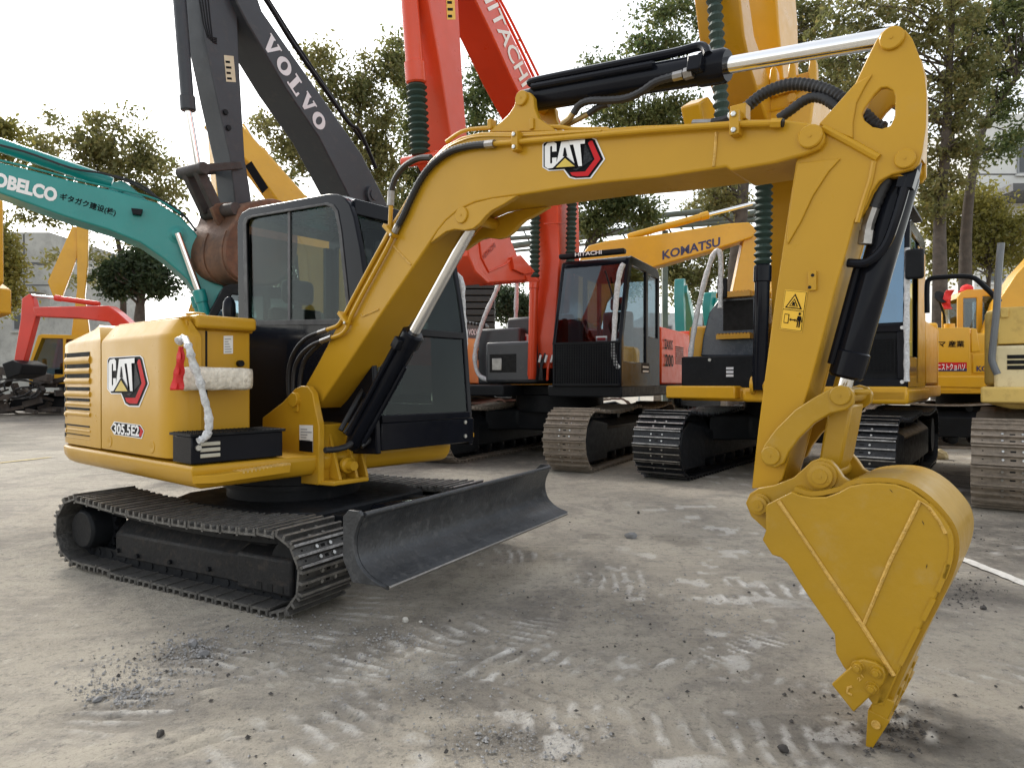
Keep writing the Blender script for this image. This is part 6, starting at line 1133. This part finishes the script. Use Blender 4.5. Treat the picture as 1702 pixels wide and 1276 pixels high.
tree('tall tree rising behind the orange red stick', 30, [(690, 634), (690, 450), (695, 300), (695, 150)], [(690, 110, 38, 60, 1.4), (700, 230, 45, 80, 2), (660, 320, 40, 60, 1), (800, 190, 38, 80, 1.6), (825, 120, 28, 40, .8), (860, 250, 34, 40, .5), (790, 300, 40, 50, .8)], 18785, LGR, 4, leaf=.115)
tree('dense tree with leaning trunk left of the amber bellows', 24, [(960, 634), (965, 480), (985, 400), (1030, 330), (1060, 250)], [(1000, 120, 40, 30, .8), (1060, 110, 60, 40, 1.3), (1100, 60, 60, 55, 1.3), (1120, 195, 50, 35, 1.6), (1040, 195, 60, 35, 1.4), (1000, 330, 60, 30, 1.5), (1060, 350, 50, 30, 1.2), (1140, 20, 35, 40, .5), (985, 380, 30, 30, .8)], 20995, LGR, 5, leaf=.088, clump=.48, tr=.24)
tree('yellowing tree behind the far lettered boom', 34, [(1170, 634), (1172, 520), (1180, 450), (1190, 380)], [(1190, 330, 60, 40, 1.2), (1150, 470, 55, 40, 1.4), (1210, 420, 50, 50, 1.2), (1120, 430, 35, 40, .8)], 11050, LOL, 6, leaf=.115)
tree('tree with dark trunk behind the amber stick', 20, [(1222, 634), (1222, 470), (1232, 360), (1240, 250), (1250, 120)], [(1350, 80, 60, 80, 1.5), (1300, 30, 50, 50, .8), (1400, 150, 50, 60, 1.0), (1340, 200, 40, 60, .8), (1210, 330, 40, 30, .6)], 8508, LOL, 7, leaf=.08, clump=.42, tr=.28)
tree('tall leafy tree behind the top of the foreground stick', 17, [(1560, 634), (1562, 480), (1562, 360), (1572, 240), (1578, 110), (1585, -20)], [(1480, 20, 90, 60, 1.6), (1560, 60, 70, 70, 1.7), (1440, 120, 50, 70, 1.0), (1620, 140, 60, 60, 1.4), (1560, 180, 60, 60, 1.4), (1560, 300, 50, 60, 1.2), (1590, 240, 50, 60, 1.0), (1400, 60, 60, 60, 1.0)], 15757, LOL, 8, leaf=.070, clump=.30, tr=.20)
tree('second tall tree with long side limb at the right edge', 18, [(1602, 634), (1604, 470), (1606, 380), (1616, 290), (1640, 200), (1690, 130)], [(1660, 60, 60, 60, 1.6), (1690, 140, 60, 60, 1.6), (1640, 20, 70, 50, 1.2), (1660, 240, 50, 40, .8), (1720, 40, 60, 80, 1)], 10608, LGR, 9, leaf=.070, clump=.30, tr=.19)
tree('low yellow green tree over the lettered yellow excavator', 19, [(1640, 634), (1640, 520), (1645, 450)], [(1580, 420, 50, 40, 1.3), (1640, 390, 60, 50, 1.6), (1690, 400, 50, 50, 1.3), (1560, 360, 35, 35, .8), (1620, 340, 50, 30, .8)], 14917, LYE, 10, leaf=.070, clump=.42, tr=.13)
tree('yellow green tree cut by the left edge', 26, [(-8, 634), (-6, 520), (-4, 450)], [(-10, 420, 32, 60, 2), (5, 480, 22, 40, 1), (-20, 240, 50, 40, .8), (15, 230, 25, 25, .4)], 9945, LYE, 11, leaf=.10)
tree('dark tree beyond the grey hood of the charcoal machine', 33, [(848, 634), (848, 580), (850, 530)], [(845, 505, 34, 28, 2), (870, 520, 25, 20, .6)], 6630, LDK, 12, leaf=.10)

# ================================================================ buildings, wall, pipe rack
CONC = mat('stained_concrete', (.36, .36, .34), .85, var=.22, scale=.7, dust=(.17, .17, .16), dust_amt=.35, bump=.3, bscale=4); RENDER_ = mat('white_render', (.62, .62, .60), .8, var=.08, scale=.5)
def facade(lab, d, x0, x1, y0, depth, mt, wins, seams, name='building'):
    a, b_ = dpt(x0, y0, d), dpt(x1, y0, d); T = thing(name, lab, 'building', loc=(0, 0, 0)); m = MB(); m.box(a.x, b_.x, d, d+depth, 0, a.z); w_ = m.build('wall', mt, T)
    for (u0, v0, u1, v1) in wins:
        p, q_ = dpt(u0, v1, d), dpt(u1, v0, d); m = MB(); m.box(p.x, q_.x, d-.06, d+.04, p.z, q_.z, 0); w2 = m.build('window', mat('window_frame_grey', (.25, .26, .27), .5), T)
        m = MB(); m.box(p.x+.12, q_.x-.12, d-.08, d-.055, p.z+.12, q_.z-.12); m.build('pane', mat('dark_pane', (.03, .035, .04), .1), w2)
        m = MB(); m.box(p.x-.1, q_.x+.1, d-.15, d-.02, p.z-.12, p.z); m.build('sill', mt, w2)
    for (u0, v0, u1, v1) in seams:
        p, q_ = dpt(u0, v0, d), dpt(u1, v1, d); m = MB(); m.box(min(p.x, q_.x)-.04, max(p.x, q_.x)+.04, d-.015, d+.01, min(p.z, q_.z)-.04, max(p.z, q_.z)+.04); m.build('panel_joint', mat('joint_dark', (.10, .10, .10), .9), w_)
    return T
fa = facade('stained grey concrete building with one dark window at the left', 42, -120, 82, 386, 10, CONC, [(22, 424, 39, 454), (-40, 424, -20, 454), (-40, 520, -20, 550), (22, 520, 39, 550)], [(40, 390, 40, 600), (0, 437, 82, 440), (0, 474, 82, 474)])
m = MB(); p, q_ = dpt(10, 484, 41), dpt(56, 479, 41); m.box(p.x, q_.x, 41, 42, p.z, q_.z); m.build('canopy', CONC, fa)
fw = facade('white building with dark canopy behind the right edge trees', 38, 1620, 1900, 190, 12, RENDER_, [(1690, 420, 1720, 470), (1640, 420, 1670, 470), (1690, 240, 1720, 290)], [(1620, 290, 1900, 290)])
m = MB(); p, q_ = dpt(1650, 330, 37), dpt(1900, 318, 37); m.box(p.x, q_.x, 35.5, 38, p.z, q_.z); m.build('canopy', mat('canopy_dark', (.08, .08, .085), .6), fw)
facade('distant white block on the horizon beyond the red excavator', 75, 840, 912, 488, 10, RENDER_, [(850+12*i, 497, 857+12*i, 505) for i in range(5)]+[(850+12*i, 512, 857+12*i, 520) for i in range(5)], [])
facade('distant pale factory hall behind the teal machines', 70, 1080, 1330, 520, 12, mat('pale_factory_grey', (.42, .45, .46), .8), [(1100+30*i, 540, 1118+30*i, 556) for i in range(7)], [])
m = MB(); m.box(-70, 75, 58, 58.4, 0, 2.6)
for i in range(24): m.box(-70+6*i, -69.6+6*i, 57.85, 58, 0, 2.75)
wl = m.build('boundary_wall', CONC); tag(wl, 'long grey concrete boundary wall at the back of the yard', 'wall')
T = thing('pipe_rack', 'overhead rack of grey green pipes on posts behind the excavators', 'pipe rack', loc=(0, 0, 0)); PIPE = mat('grey_green_pipe', (.13, .15, .13), .6, var=.2, dust=(.2, .19, .17), dust_amt=.3)
for (p, q_, r) in (((830, 412), (1330, 345), .14), ((830, 398), (1330, 360), .10), ((830, 384), (1330, 336), .12), ((830, 420), (1330, 372), .06)):
    m = MB(); m.cyl(dpt(*p, 31), dpt(*q_, 25), r, n=12); m.build('pipe', PIPE, T)
for i in range(14):
    t = i/13; a = dpt(830+500*t, 384-48*t, 31-6*t); b_ = dpt(830+500*(t+.04), 420-48*t, 31-6*t); m = MB(); m.bar(a, b_, .06, .06); m.build('brace', PIPE, T)
for px, dd in ((905, 30.1), (1105, 27.7), (1310, 25.2)):
    a = dpt(px, 400, dd); m = MB(); m.bar((a.x, a.y, 0), (a.x, a.y, a.z+.4), .22, .22); m.build('post', PIPE, T)
# steel bits lying at the far left
T = thing('scrap_heap', 'heap of old black steel attachments and hoses at the left edge', 'scrap', loc=tuple(gpt(30, 690))); b0 = gpt(30, 690); SCR = mat('scrap_steel', (.05, .042, .038), .75, .2, var=.4, scale=2, dust=(.16, .12, .09), dust_amt=.4, bump=.6, bscale=9)
rr = random.Random(4)
for i in range(60):
    a = V((rr.uniform(-2.4, 1.3), rr.uniform(-.8, .8), rr.uniform(.1, 1.35))); d_ = V((rr.uniform(-1, 1), rr.uniform(-.6, .6), rr.uniform(-.35, .3))); m = MB(); m.bar(a-d_*.5, a+d_*.5, rr.uniform(.08, .25), rr.uniform(.06, .22)); m.build('steel_piece', SCR, T)
for i in range(7):
    c_ = V((rr.uniform(-1.4, .9), -.7, rr.uniform(.7, 1.4))); R_ = rr.uniform(.3, .7); m = MB(); m.tube([c_+V((R_*1.3*cos(t*.5), .1*sin(t), R_*.6*sin(t*.5))) for t in range(13)], .03, 6); m.build('hose', RUB, T)
a, b_ = dpt(0, 612, 23)-b0, dpt(82, 628, 23)-b0; m = MB(); m.bar(a+V((-.5, 0, 0)), b_, .2, .28); m.build('steel_beam', SCR, T, bev=.02)
# dark slatted stack and grey post beyond the charcoal machine's hood
T = thing('slatted_stack', 'dark slatted stack standing behind the louvred grey hood', 'stack', loc=(0, 0, 0)); a, b_ = dpt(766, 634, 17.2), dpt(812, 468, 17.2)
for i in range(22):
    z = .0+(b_.z)*i/22; m = MB(); m.box(a.x-.1, b_.x+.15, 17.2, 18.2, z, z+b_.z/22*.82); m.build('slat', mat('dark_slat', (.02, .022, .024), .6), T, bev=.01)

for i, (px, py, h_, lb) in enumerate(((1062, 672, .55, 'leftmost white steel stand behind the brown track'), (1092, 672, .50, 'middle white steel stand behind the brown track'), (1152, 676, .75, 'tall white steel stand with splayed foot behind the black track'))):
    p = gpt(px, py); T = thing('steel_stand', lb, 'stand', loc=(p.x, p.y, 0), group='white stands behind the tracks'); WS = mat('white_stand_paint', (.6, .6, .58), .6)
    m = MB(); m.cyl((0, 0, .05), (0, 0, h_), .06, .045, n=10); m.build('post', WS, T); m = MB(); m.lathe((0, 0, 0), (0, 0, 1), [(0, .30), (.03, .28), (.06, .10)], 12); m.build('foot', WS, T)
